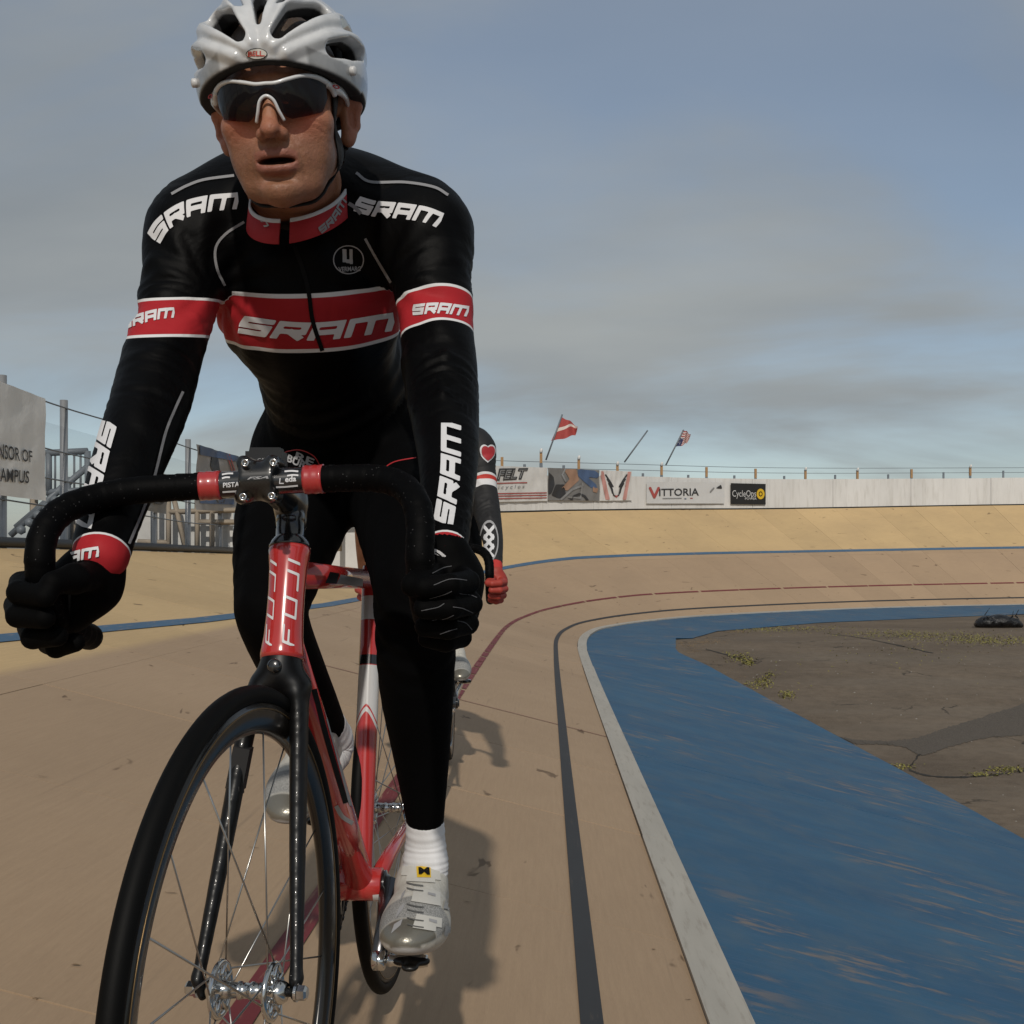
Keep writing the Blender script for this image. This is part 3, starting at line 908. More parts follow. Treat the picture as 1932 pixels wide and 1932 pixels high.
def head_prims(f):
    E = lambda x, y, z, a, b, d, k=.012, op='add': f.ell(hp(x, y, z), (a, b, d), k, op, HR)
    K = lambda p, q, a, b, k=.01, op='add': f.cone(hp(*p), hp(*q), a, b, k, op)
    f.cone(NECK0, hp(0, .035, -.045), .062, .058, .03)
    E(0, .018, .030, .0745, .096, .086)
    E(0, -.030, -.030, .0625, .060, .078, .02)
    for s in (-1, 1):
        K((s * .0475, .006, -.057), (s * .0275, -.052, -.095), .0205, .0175, .024)
        K((s * .0275, -.052, -.095), (0, -.071, -.103), .0175, .0175, .02)
        E(s * .046, -.054, -.028, .022, .024, .019, .018)             # cheekbone
        E(s * .0365, -.048, -.061, .023, .030, .025, .02)              # cheek
        K((s * .010, -.083, .017), (s * .042, -.066, .014), .011, .010, .014)
    E(0, -.075, -.101, .020, .018, .018, .014)                        # chin
    E(0, -.070, -.066, .034, .025, .026, .018)                        # muzzle
    for s in (-1, 1): E(s * .031, -.096, -.003, .019, .015, .0125, .012, 'cut')
    K((0, -.084, .010), (0, -.107, -.036), .0078, .0095, .012)        # nose
    E(0, -.1105, -.0405, .0105, .0110, .0095, .008)
    for s in (-1, 1): E(s * .0125, -.0985, -.0438, .0070, .0110, .0075, .006)
    for s in (-1, 1): E(s * .0082, -.1125, -.0505, .0044, .0060, .0068, .002, 'cut')
    K((0, -.103, -.052), (0, -.096, -.0600), .0022, .0026, .006, 'cut')  # philtrum
    # open mouth and lips
    for s in (-1, 1):
        K((0, -.0905, -.0652), (s * .010, -.0900, -.0643), .0038, .0037, .008)
        K((s * .010, -.0900, -.0643), (s * .0265, -.0790, -.0714), .0037, .0014, .008)
        K((0, -.0890, -.0836), (s * .013, -.0868, -.0824), .0047, .0042, .008)
        K((s * .013, -.0868, -.0824), (s * .0265, -.0785, -.0726), .0042, .0014, .008)
    E(0, -.087, -.0736, .0225, .017, .0044, .003, 'cut')
    E(0, -.0885, -.0935, .018, .006, .0040, .012, 'cut')               # under the lip
    for s in (-1, 1):                                                  # ears
        a = np.array([s * .0745, .016, -.014])
        K(tuple(a + (0, .004, .026)), tuple(a + (s * .010, .010, .030)), .005, .006, .006)
        K(tuple(a + (s * .010, .010, .030)), tuple(a + (s * .017, .018, .014)), .006, .0055, .006)
        K(tuple(a + (s * .017, .018, .014)), tuple(a + (s * .013, .014, -.010)), .0055, .005, .006)
        K(tuple(a + (s * .013, .014, -.010)), tuple(a + (s * .003, .004, -.030)), .005, .0065, .006)
        K(tuple(a + (s * .002, .006, -.024)), tuple(a + (s * .003, .010, .022)), .008, .008, .008)
        E(a[0] + s * .011, a[1] + .003, a[2] + .000, .0055, .008, .014, .004, 'cut')

def build_body(parent, legs=None, fine=.0021):
    """one continuous figure: fine cells round the head, coarse below the collar"""
    def axis(lo, hi, flo, fhi, h, H):
        return np.concatenate([np.arange(lo, flo, H), np.arange(flo, fhi, h), np.arange(fhi, hi, H)])
    pts = np.array([hp(x, y, z) for x in (-.105, .105) for y in (-.125, .12) for z in (-.125, .125)])
    lo, hi = pts.min(0), pts.max(0)
    f = SDF(axis(-.66, .06, lo[0], hi[0], fine, .010), axis(1.28, 2.34, lo[1], hi[1], fine, .011), axis(.66, 1.80, lo[2], hi[2], fine, .010))
    body_prims(-.008 if legs is None else -.004, f, legs)
    head_prims(f)
    V, F = f.mesh()
    L = to_head(V)
    # creases and hollows of the face
    if fine < .003:
        x, y, z = L.T; ax = np.abs(x); fr = (y < -.035) & (np.abs(z + .02) < .11); dep = np.zeros(len(V))
        def fold(pts, d_, wd):
            q = np.full(len(V), 9.0)
            for a, b in zip(pts[:-1], pts[1:]):
                a = np.array(a); b = np.array(b); ba = b - a; t = np.clip(((ax - a[0]) * ba[0] + (z - a[1]) * ba[1]) / (ba @ ba), 0, 1); q = np.minimum(q, np.hypot(ax - a[0] - t * ba[0], z - a[1] - t * ba[1]))
            return d_ * np.exp(-(q / wd) ** 2)
        dep += fold([(.0175, -.042), (.0240, -.052), (.0295, -.064), (.0315, -.076)], .0015, .0024) + fold([(.0305, -.080), (.0300, -.092)], .0009, .0022)
        dep += fold([(.0055, .022), (.0065, .036)], .0014, .0016) + fold([(.050, -.030), (.060, -.036)], .0008, .002) + fold([(.048, -.036), (.058, -.044)], .0007, .002)
        dep += .0034 * np.exp(-((ax - .046) / .012) ** 2 - ((z + .060) / .018) ** 2) - .0012 * np.exp(-((ax - .050) / .012) ** 2 - ((z + .030) / .008) ** 2) - .0010 * np.exp(-((ax - .021) / .006) ** 2 - ((z + .058) / .010) ** 2)
        dep += .0006 * np.exp(-(ax / .003) ** 2 - ((z + .104) / .006) ** 2)
        V = V + np.where(fr, dep, 0)[:, None] * HYB
        L = to_head(V)
    x, y, z = L.T; ax = np.abs(x)
    near = (np.linalg.norm(L - np.array([0, 0, -.01]), axis=1) < .17)
    sm = lambda v, a, b: np.clip((v - a) / (b - a), 0, 1)
    lipc = np.where(z > -.0738, np.abs(z + .0645 + .3 * np.maximum(ax - .010, 0)), np.abs(z + .0842 - .5 * np.maximum(ax - .012, 0)))
    lip = (1 - sm(lipc, .0045, .0075)) * (1 - sm(ax, .024, .028)) * (y < -.075) * near
    mouth = (1 - sm(np.hypot(ax / .021, (z + .0736) / .0050), .85, 1.1)) * (y > -.0885) * (y < -.06) * near
    hair = np.maximum(sm(z, .050, .058) * near, sm(y, .030, .038) * sm(z, -.045, -.035) * near * (ax < .079))
    stub = near * (1 - sm(z, -.055, -.035)) * sm(z, -.125, -.11) * (y < .03)
    blush = near * (np.exp(-((ax - .042) ** 2 + (z + .032) ** 2) / .0004) * (y < -.02) + np.exp(-(x ** 2 + (y + .11) ** 2 + (z + .042) ** 2) / .0002) + .8 * (ax > .079))
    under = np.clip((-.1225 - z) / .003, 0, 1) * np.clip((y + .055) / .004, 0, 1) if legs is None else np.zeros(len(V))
    return mesh_obj("body", V, F, M_SKIN, parent, True, {"under": under, "lip": lip, "mouth": mouth, "hair": hair, "stubble": stub, "blush": np.clip(blush, 0, 1)})

def build_clothes(parent):
    f = SDF.box((-.64, 1.30, .64), (.03, 2.34, 1.80), .0058)
    body_prims(0.0, f)
    # wind-smoothed folds at elbows, armpits and waist as real relief
    for A, sgn in ((ARM_A, 1), (ARM_B, -1)):
        for q in range(7):
            t = RNG.uniform(.30, .62); n = len(A[0]) - 1; i = int(t * n); p = A[0][i] + (A[0][i + 1] - A[0][i]) * (t * n - i)
            ax_ = unit(A[0][i + 1] - A[0][i]); side = unit(np.cross(ax_, RNG.normal(size=3))); r = A[1][i]
            a = p + side * r * .97 + ax_ * RNG.uniform(-.03, .03); b = p + unit(side + RNG.normal(size=3) * .9) * r * .98 + ax_ * RNG.uniform(-.04, .04)
            f.cone(a, b, .005, .004, .012)
    V, F = f.mesh(1)
    # cloth folds: rings at the elbows and wrists, pulls from the armpits, creases at the waist
    nf = np.cross(V[F[:, 2]] - V[F[:, 0]], V[F[:, 3]] - V[F[:, 1]]); N = np.zeros_like(V)
    for q in range(4): np.add.at(N, F[:, q], nf)
    N /= np.maximum(np.linalg.norm(N, axis=1), 1e-9)[:, None]
    disp = np.zeros(len(V))
    for A, ph in ((ARM_A, .4), (ARM_B, 2.1)):
        Q = catmull(np.array(A[0]), 10); L = np.concatenate([[0], np.cumsum(np.linalg.norm(np.diff(Q, axis=0), axis=1))])
        best = np.full(len(V), 9.0); tt = np.zeros(len(V)); ang = np.zeros(len(V)); T_, A_, B_ = frames(Q)
        sel = np.where(field_at(V, cones(A)) < .03)[0]; P_ = V[sel]
        d2 = ((P_[:, None, :] - Q[None]) ** 2).sum(2); k_ = d2.argmin(1); rel = P_ - Q[k_]
        t = L[k_] + (rel * T_[k_]).sum(1); a_ = np.arctan2((rel * B_[k_]).sum(1), (rel * A_[k_]).sum(1))
        el = L[-1] * .50
        w1 = np.exp(-((t - el) / .075) ** 2); w2 = np.exp(-((t - .10) / .06) ** 2) * .8; w3 = np.exp(-((t - L[-1] + .04) / .035) ** 2) * .55; w4 = .22
        wob = .9 * np.sin(a_ * 1.0 + ph) + .55 * np.sin(a_ * 2 + 1.3 * ph + t * 14) + .3 * np.sin(a_ * 3 + t * 31)
        rid = np.sin(2 * np.pi * t / (.034 + .012 * np.sin(t * 23 + ph)) + wob * 2.9) + .45 * np.sin(2 * np.pi * t / .021 + wob * 3.1 + 1)
        rid = np.sign(rid) * np.abs(rid) ** .8
        mask = .5 + .5 * np.sin(a_ * 2 + ph * 2 + t * 9)
        disp[sel] += .0014 * (w1 + w2 + w3 + w4 * mask) * (.35 + .65 * mask) * rid
    X_, Y_, Z_ = V[:, 0], V[:, 1], V[:, 2]
    for px_, py_ in ((420, 560), (742, 560)):
        p0 = c(px_, py_, 1.74); dx_ = X_ - p0[0]; dz_ = Z_ - p0[2]; r_ = np.hypot(dx_, dz_); an = np.arctan2(dz_, dx_)
        disp += .0020 * np.exp(-((r_ - .07) / .06) ** 2) * np.sin(an * 11 + r_ * 30) * (Y_ < p0[1] + .1)
    wv_ = (V - WAIST) @ unit(c(660, 850, 2.12) - c(590, 600, 1.86))
    disp += .0022 * np.exp(-((wv_ + .03) / .07) ** 2) * np.sin(wv_ * 190 + 1.6 * np.sin(X_ * 22) + X_ * 9)
    V = V + N * disp[:, None]
    arm = cones(ARM_A) + cones(ARM_B)
    tor = [(c(580, 480, 1.80), c(585, 620, 1.83), .140, .130), (c(590, 600, 1.86), c(640, 745, 2.0), .118, .112), (c(470, 395, 1.78), c(665, 395, 1.78), .07, .07)]
    da = np.minimum(field_at(V, arm), 9); dt = field_at(V, tor)
    isarm = (da < dt)
    def along(P, a, b):
        ax_ = unit(b - a); return (P - a) @ ax_
    band = np.full(len(V), 3.0)
    left = V[:, 0] < (c(590, 600, 1.7)[0])
    # upper arm bands
    for A, sel, cen, half in ((ARM_A, left, (329, 603), 32), (ARM_B, ~left, (825, 600), 35)):
        p0 = c(cen[0], cen[1], 1.665); ax_ = unit((.03, .16, -1.0)) if A is ARM_A else unit(unit(A[0][3] - A[0][1]) + np.array([0, .25, 0]))
        b = ((V - p0) @ ax_) / (half * 1.665 / FPX)
        m = isarm & sel; band[m] = np.minimum(np.abs(b[m]), 3)
        # cuffs
        wv = A[0][-1]; ax2 = unit(A[0][-1] - A[0][-2]); t2 = (V - wv) @ ax2
        cu = (t2 - .014) / .019
        mm = m & (t2 > -.05); band[mm] = np.minimum(np.abs(cu[mm]), 3)
    # chest band
    pc = c(590, 609, 1.72); axc = unit(c(595, 640, 1.72) - c(590, 580, 1.70))
    bc = ((V - pc) @ axc) / (50 * 1.72 / FPX)
    mt = ~isarm; band[mt] = np.minimum(np.abs(bc[mt]), 3)
    waist_ax = unit(c(660, 850, 2.12) - c(590, 600, 1.86))
    legd = field_at(V, cones(LEG_A) + cones(LEG_B))
    low = ((V - WAIST) @ waist_ax > 0) & ~isarm | ((legd < da) & (legd < dt))
    fm = low[F].sum(1) >= 2
    # cut the sleeves and ankles open
    Vj, Fj, aj = submesh(V, F, ~fm, {"band": band})
    Vt, Ft, _ = submesh(V, F, fm)
    j = mesh_obj("jersey", Vj, Fj, M_JERSEY, parent, True, aj)
    t = mesh_obj("tights", Vt, Ft, M_TIGHTS, parent, True)
    return j, t

def hand(name, wrist, wr, palm, fingers, thumb, mat, parent, h=.0032):
    P = [np.asarray(p) for p, _ in palm] + [np.asarray(wrist)] + [q for fg in fingers + [thumb] for q, _ in fg]
    P = np.array(P); f = SDF.box(P.min(0) - .045, P.max(0) + .045, h)
    f.chain([wrist] + [p for p, _ in palm], [wr] + [r for _, r in palm], .02)
    for fg in fingers: f.chain([p for p, _ in fg], [r * .96 for _, r in fg], .0022)
    f.chain([p for p, _ in thumb], [r for _, r in thumb], .008)
    V, F = f.mesh()
    return mesh_obj(name, V, F, mat, parent, True)
# ------------------------------------------------------------------ helmet
def helmet_mat():
    t = NT("helmet_shell"); p = t.coord()
    n = t.noise(p, 60, 3)
    shell = t.mix(t.rng(n, .3, .7), (.52, .53, .54), (.60, .61, .62))
    silver = t.mix(t.rng(n, .3, .7), (.25, .255, .26), (.32, .325, .33))
    base = t.mix(t.attr("rim"), shell, silver)
    base = t.mix(t.attr("liner"), base, (.010, .010, .011))
    t.set("Base Color", base); t.set("Roughness", t.rng(t.attr("liner"), 0, 1, .24, .85)); t.set("Coat Weight", t.rng(t.attr("liner"), 0, 1, .5, 0)); t.set("Coat Roughness", .08)
    return t.m
M_HELMET = helmet_mat()
def build_helmet(parent):
    C0 = np.array([0, .030, .037]); RR = np.array([.1075, .150, .108])
    f = SDF.box((-.125, -.135, -.035), (.125, .19, .16), .0021)
    X, Y, Z = f.ax[0][:, None, None], f.ax[1][None, :, None], f.ax[2][None, None, :]
    outer = ell_d(X, Y, Z, C0, RR)
    # ridges that run back from the brow
    qx, qy, qz = (X - C0[0]) / RR[0], (Y - C0[1]) / RR[1], (Z - C0[2]) / RR[2]
    nn = np.sqrt(qx ** 2 + qy ** 2 + qz ** 2); qx, qy, qz = qx / nn, qy / nn, qz / nn
    def arc(pts, rad):
        d = np.full(outer.shape, 9.0, np.float32)
        Q = [unit((np.array(p) - C0) / RR) for p in pts]
        for i in range(len(Q) - 1):
            a, b = Q[i], Q[i + 1]; ba = b - a; L2 = ba @ ba
            t = np.clip(((qx - a[0]) * ba[0] + (qy - a[1]) * ba[1] + (qz - a[2]) * ba[2]) / L2, 0, 1)
            dd = np.sqrt((qx - a[0] - t * ba[0]) ** 2 + (qy - a[1] - t * ba[1]) ** 2 + (qz - a[2] - t * ba[2]) ** 2) * .115
            d = np.minimum(d, dd - (rad[i] + (rad[i + 1] - rad[i]) * t))
        return d
    ridges = [[(.010, -.118, .055), (.030, -.095, .100), (.045, -.03, .130), (.04, .09, .125)],
              [(.016, -.118, .050), (.056, -.086, .075), (.088, -.03, .095), (.08, .08, .09)],
              [(.030, -.112, .042), (.080, -.075, .066), (.107, .0, .074), (.1, .09, .06)]]
    bulge = np.zeros_like(outer)
    for rd in ridges:
        for s in (-1, 1):
            d = arc([(s * x, y, z) for x, y, z in rd], [.003, .004, .005, .004]); bulge = np.maximum(bulge, np.clip(1 - np.maximum(d, 0) / .010, 0, 1) ** 1.2 * .0062)
    outer = outer - bulge
    inner = ell_d(X, Y, Z, C0 - np.array([0, .004, .006]), RR - .021)
    zc = .030 - .17 * (Y + .12) + .003 * np.cos(X / .107 * 3.0) * (Y < 0)
    low = zc - Z
    D = -smin(-outer, inner, .004); D = -smin(-D, -low, .005)
    vents = [([(0, -.112, .080), (0, -.075, .118), (0, .03, .142)], [.003, .012, .013]),
             ([(.0225, -.116, .065), (.045, -.091, .091), (.072, -.044, .108)], [.0085, .0160, .012]),
             ([(.026, -.092, .108), (.044, -.03, .132), (.05, .05, .125)], [.005, .0120, .010]),
             ([(.080, -.072, .051), (.099, -.03, .058), (.105, .015, .060)], [.010, .0140, .009]),
             ([(.090, -.022, .088), (.092, .03, .088), (.085, .09, .08)], [.007, .010, .009]),
             ([(.03, .10, .125), (.035, .15, .09)], [.010, .010]), ([(.075, .10, .04), (.05, .16, .03)], [.009, .010])]
    for pts, rad in vents:
        for s in ((-1, 1) if pts[0][0] else (1,)):
            D = -smin(-D, arc([(s * x, y, z) for x, y, z in pts], rad), .0035)
    f.D = D.astype(np.float32)
    V, F = f.mesh()
    do = ell_d(V[:, 0], V[:, 1], V[:, 2], C0, RR)
    zv = V[:, 2] - (.030 - .17 * (V[:, 1] + .12) + .003 * np.cos(V[:, 0] / .107 * 3.0) * (V[:, 1] < 0))
    inn = ell_d(V[:, 0], V[:, 1], V[:, 2], C0 - np.array([0, .004, .006]), RR - .021)
    liner = np.maximum(np.clip((-do - .0075) / .003, 0, 1), 1 - np.clip((inn - .003) / .003, 0, 1)); liner = np.maximum(liner, 1 - np.clip((zv - .0015) / .0025, 0, 1))
    rim = (1 - np.clip((zv - .020) / .0015, 0, 1)) * np.clip((np.abs(V[:, 0]) - .050) / .004, 0, 1)
    W = HO + V[:, :1] * HX + V[:, 1:2] * HYB + V[:, 2:3] * HZ
    return mesh_obj("helmet", W, F, M_HELMET, parent, True, {"liner": liner, "rim": rim})

def lens_mat():
    t = NT("tinted_lens"); g = t.attr("g")
    tr = t.n.new("ShaderNodeBsdfTransparent"); tr.inputs[0].default_value = (.42, .15, .09, 1)
    t.set("Base Color", (.006, .005, .006)); t.set("Roughness", .04); t.set("Specular IOR Level", .22)
    mx = t.n.new("ShaderNodeMixShader"); t.l.new(t.rng(g, .45, 1.0, .03, .60), mx.inputs[0]); t.l.new(t.b.outputs[0], mx.inputs[1]); t.l.new(tr.outputs[0], mx.inputs[2])
    t.l.new(mx.outputs[0], t.out.inputs[0]); return t.m
def build_glasses(parent):
    white = simple("white_frame", (.62, .63, .64), .3, coat=.4)
    half = [(0, -.1065, .0115), (.012, -.1065, .0115), (.026, -.103, .0150), (.042, -.094, .0190), (.056, -.081, .0190), (.066, -.066, .0150), (.072, -.050, .0110)]
    top = [(-x, y, z) for x, y, z in half[:0:-1]] + half
    T = catmull(top, 8)
    fr = empty("sunglasses", (0, 0, 0)); fr.parent = parent; fr.matrix_parent_inverse = Matrix.Translation(parent.location).inverted()
    W = lambda P: np.array([hp(*p) for p in P])
    rad = .0024 + .0012 * np.clip((np.abs(T[:, 0]) - .045) / .02, 0, 1)
    tube("frame", W(T), rad, white, None, 10).parent = fr
    for s in (-1, 1):
        arm = catmull([(s * .0715, -.051, .0110), (s * .079, -.030, .0090), (s * .0815, .0, .0060), (s * .080, .03, .000)], 6)
        V, F = tube_geo(W(arm), np.linspace(.0048, .0024, len(arm)), 10, up=HX, aspect=1.5); mesh_obj("temple_arm", V, F, white, None, True).parent = fr
        V, F = tube_geo(W(catmull([(s * .066, -.066, .013), (s * .0705, -.055, .0095), (s * .073, -.047, .0015)], 5)), np.linspace(.0044, .0028, 11), 10, up=HX, aspect=.8); mesh_obj("hinge", V, F, white, None, True).parent = fr
        # red oval mark on the hinge
        cen = np.array([s * .0745, -.054, .0105]); o_ = MB(); n_ = unit((s * .72, -.69, 0)); t_ = unit((s * .69, .72, -.12)); up_ = np.cross(n_, t_)
        a = np.linspace(0, 2 * np.pi, 20, endpoint=False)
        ring = lambda k, h: [hp(*(cen + n_ * h + t_ * math.cos(q) * .0056 * k + up_ * math.sin(q) * .0024 * k)) for q in a]
        R1, R0 = ring(1, .0032), ring(.48, .0032)
        o_.add(R1 + R0, [(i, (i + 1) % 20, 20 + (i + 1) % 20, 20 + i) for i in range(20)]); o_.build("oval_mark", M_PRINTR).parent = fr
    # one-piece lens with a cut for the nose
    nu, nv = 60, 10; V = []; G = []
    xs = np.linspace(-.066, .066, nu + 1)
    for x in xs:
        a = abs(x); y = np.interp(x, T[:, 0], T[:, 1]); zt = np.interp(x, T[:, 0], T[:, 2])
        zb = np.interp(a, [0, .006, .013, .020, .026, .045, .060, .066], [.002, -.004, -.016, -.0265, -.0290, -.0250, -.0200, -.004])
        for j in range(nv + 1):
            q = j / nv; z = zt + (zb - zt) * q; V.append(hp(x, y - .0006 + .10 * (zt - z) * (.6 if a > .02 else .35) + .0015 * math.sin(q * math.pi) * -1, z)); G.append((zt - z) / .047)
    F = [(i * (nv + 1) + j, (i + 1) * (nv + 1) + j, (i + 1) * (nv + 1) + j + 1, i * (nv + 1) + j + 1) for i in range(nu) for j in range(nv)]
    ln = mesh_obj("lens", V, F, lens_mat(), None, True, {"g": G}); ln.parent = fr
    npz = catmull([(-.0165, -.1010, -.0300), (-.0125, -.1070, -.0200), (-.0080, -.1110, -.0080), (0, -.1120, -.0030), (.0080, -.1110, -.0080), (.0125, -.1070, -.0200), (.0165, -.1010, -.0300)], 6)
    tube("nose_piece", W(npz), .0020, white, None, 10).parent = fr
    return fr

def drape(bvh, P, off):
    out = []
    for p in P:
        h, n, _, _ = bvh.find_nearest(Vector(p)); d = np.array(p) - np.array(h)
        n = np.array(n); n = n if n @ (np.array(h) - HO) > 0 else -n
        out.append(np.array(h) + unit(n) * off)
    return np.array(out)

def ribbon(name, P, N, w, th, mat, parent):
    """flat strap along P with face normal N"""
    P = np.asarray(P); T = np.array([unit(t) for t in np.gradient(P, axis=0)]); V = []
    for p, t, n in zip(P, T, N):
        b = unit(np.cross(t, n)); n = unit(np.cross(b, t))
        for x, y in ((-1, 0), (1, 0), (1, 1), (-1, 1)): V.append(p + b * w / 2 * x + n * th * y)
    F = [(i * 4 + j, i * 4 + (j + 1) % 4, (i + 1) * 4 + (j + 1) % 4, (i + 1) * 4 + j) for i in range(len(P) - 1) for j in range(4)] + [(0, 1, 2, 3), tuple((len(P) - 1) * 4 + j for j in (3, 2, 1, 0))]
    return mesh_obj(name, V, F, mat, parent, True)

# ------------------------------------------------------------------ shoes
def shoe_mat():
    t = NT("shoe_leather"); p = t.coord(); n = t.noise(p, 40, 4, .6)
    b = t.mix(t.rng(n, .3, .7), (.42, .405, .36), (.56, .545, .50)); b = t.mix(t.rng(t.noise(p, 90, 5, .7), .5, .7, 0, .45), b, (.24, .22, .18))
    b = t.mix(t.attr("mesh"), b, t.mix(t.rng(t.noise(p, 800, 1), .4, .6), (.16, .16, .155), (.34, .34, .33)))
    b = t.mix(t.attr("cap"), b, (.21, .20, .17))
    b = t.mix(t.attr("sole"), b, (.40, .40, .40))
    t.set("Base Color", b); t.set("Roughness", t.rng(t.attr("cap"), 0, 1, .5, .3)); t.set("Metallic", t.rng(t.attr("cap"), 0, 1, 0, .5))
    t.bump(t.noise(p, 260, 3), .2, .002); return t.m
M_SHOE = shoe_mat()
def shoe(name, ball, heel, up, side, parent):
    ey = unit(np.asarray(heel) - ball); ez = unit(np.asarray(up) - ey * np.dot(up, ey)); ex = np.cross(ey, ez); ex = ex if ex[0] > 0 else -ex
    f = SDF.box((-.075, -.135, -.012), (.075, .235, .16), .0028)
    f.ell((0, 0, .034), (.048, .066, .036), .02); f.ell((-.006 * side, -.050, .034), (.041, .050, .026), .025)
    f.cone((0, .0, .036), (0, .085, .066), .040, .037, .03); f.cone((0, .085, .066), (0, .130, .090), .037, .037, .02)
    f.ell((0, .155, .042), (.036, .045, .046), .03); f.cone((0, .05, .022), (0, .15, .022), .034, .032, .02)
    f.cone((0, .130, .100), (0, .138, .128), .027, .026, .006, 'cut')
    X, Y, Z = f.ax[0][:, None, None], f.ax[1][None, :, None], f.ax[2][None, None, :]
    f.D = -smin(-f.D, np.broadcast_to(Z + 0 * X - 2.6 * np.maximum(-Y - .01, 0) ** 2, f.D.shape), .006)
    # raised welt above the sole
    V, F = f.mesh(1)
    x, y, z = V.T
    sm = lambda v, a, b: np.clip((v - a) / (b - a), 0, 1)
    cap = sm(-y, .062, .066) * (1 - sm(np.abs(x + .006 * side), .020 + .0 * y, .024) * (1 - sm(z, .030, .034))) * sm(z - 2.6 * np.maximum(-y - .01, 0) ** 2, .008, .011)
    mesh = sm(-y, .012, .016) * (1 - sm(-y, .060, .064)) * sm(z, .030, .034)
    sole = 1 - sm(z - 2.6 * np.maximum(-y - .01, 0) ** 2, .009, .012)
    W = np.asarray(ball) + x[:, None] * ex + y[:, None] * ey + z[:, None] * ez
    return mesh_obj(name, W, F, M_SHOE, parent, True, {"cap": cap, "mesh": mesh, "sole": sole})

# ------------------------------------------------------------------ handlebar centre lines (needed by the hands)
BAR_A = [(500, 910, 1.385), (405, 916, 1.385), (330, 920, 1.38), (250, 926, 1.37), (178, 940, 1.35), (118, 964, 1.32), (84, 1005, 1.295), (75, 1057, 1.285), (82, 1110, 1.297), (104, 1158, 1.33), (138, 1188, 1.38), (172, 1203, 1.45)]
BAR_B = [(500, 910, 1.385), (580, 905, 1.385), (650, 902, 1.38), (712, 903, 1.37), (757, 916, 1.35), (783, 945, 1.32), (793, 990, 1.30), (792, 1050, 1.287), (796, 1105, 1.297), (804, 1155, 1.33), (815, 1185, 1.38), (828, 1200, 1.45)]

# ------------------------------------------------------------------ the front rider
BBP = c(680, 1668, 1.88)
GROUND_Z = float(track(s_at(1.9), .72)[2])
rider = empty("person", (float(BBP[0]), float(BBP[1]), GROUND_Z))
tag(rider, "front cyclist in black and red jersey, white helmet and dark sunglasses", "person", "track cyclists")
body = build_body(rider)
jersey, tights = build_clothes(rider)
helmet = build_helmet(rider)
glasses = build_glasses(rider)
bv_body = bvh_of(body); bv_j = bvh_of(jersey); bv_t = bvh_of(tights); bv_h = bvh_of(helmet)
for s in (-1, 1):
    e = MB(); e.lathe(hp(s * .031, -.078, -.002), HF, [(-.012, .001), (-.010, .006), (-.006, .010), (0, .012), (.006, .0103), (.010, .0062), (.0118, .001)], 16)
    e.build("eye", simple("eye_white", (.5, .46, .43), .2), rider, True)

# helmet straps, chin buckle, retention band
def strap(P, w=.018, off=.0022):
    Q = drape(bv_body, np.array([hp(*p) for p in catmull(P, 8)]), off)
    N = [unit(np.array(bv_body.find_nearest(Vector(q))[1])) for q in Q]; N = [n if n @ (q - HO) > 0 else -n for n, q in zip(N, Q)]
    ribbon("strap", Q, N, w, .0016, M_STRAP, helmet)
for s in (-1, 1):
    strap([(s * .080, -.020, .020), (s * .076, -.016, -.020), (s * .068, -.010, -.060), (s * .058, -.004, -.095), (s * .04, -.03, -.118), (0, -.045, -.125)])
    strap([(s * .078, .045, .010), (s * .073, .035, -.03), (s * .066, .012, -.070)], .012)
o = MB(); o.tube(np.array([hp(x, y, z) for x, y, z in catmull([(-.078, -.02, .018), (-.062, -.072, .036), (-.03, -.094, .041), (0, -.099, .042), (.03, -.094, .041), (.062, -.072, .036), (.078, -.02, .018)], 6)]), .0085, 8)
o.build("brow_pad", M_STRAP, helmet, True)
for s in (-1, 1):
    o = MB(); o.lathe(hp(s * .098, -.040, .030), s * HX * .9 - HYB * .4, [(-.006, .0055), (.002, .0055), (.0032, .0035)], 14); o.build("rivet", simple("rivet_white", (.55, .55, .55), .4), helmet, True)
# maker's badge
def disc(rx, ry, cx_, cy_, r0=0.0, n=40):
    a = np.linspace(0, 2 * np.pi, n, endpoint=False); rings = [max(r0, 1e-3), (r0 + 1) / 2, 1.0]
    pts = [(cx_ + rx * k_ * math.cos(q), cy_ + ry * k_ * math.sin(q)) for k_ in rings for q in a]
    return pts, [(i * n + j, i * n + (j + 1) % n, (i + 1) * n + (j + 1) % n, (i + 1) * n + j) for i in range(2) for j in range(n)]
def flat(name, pf, bvh, mat, parent, off=.0012, warp=None, **k): return lay(name, pf[0], pf[1], warp or (lambda u, v: (u, v)), bvh, mat, parent, off, **k)
flat("badge", disc(20.5, 10.8, 484.5, 101.5), bv_h, M_PRINTK, helmet, .0010)
flat("badge_face", disc(19, 9.4, 484.5, 101.5), bv_h, simple("badge_cream", (.55, .53, .48), .4), helmet, .0016)
tg = text_geo("BELL.", .03); flat("lettering", tg[:2], bv_h, simple("badge_red", (.45, .05, .03), .4), helmet, .0022, quadwarp((468, 106.5), (500, 107), (500, 97), (468, 96.5)))

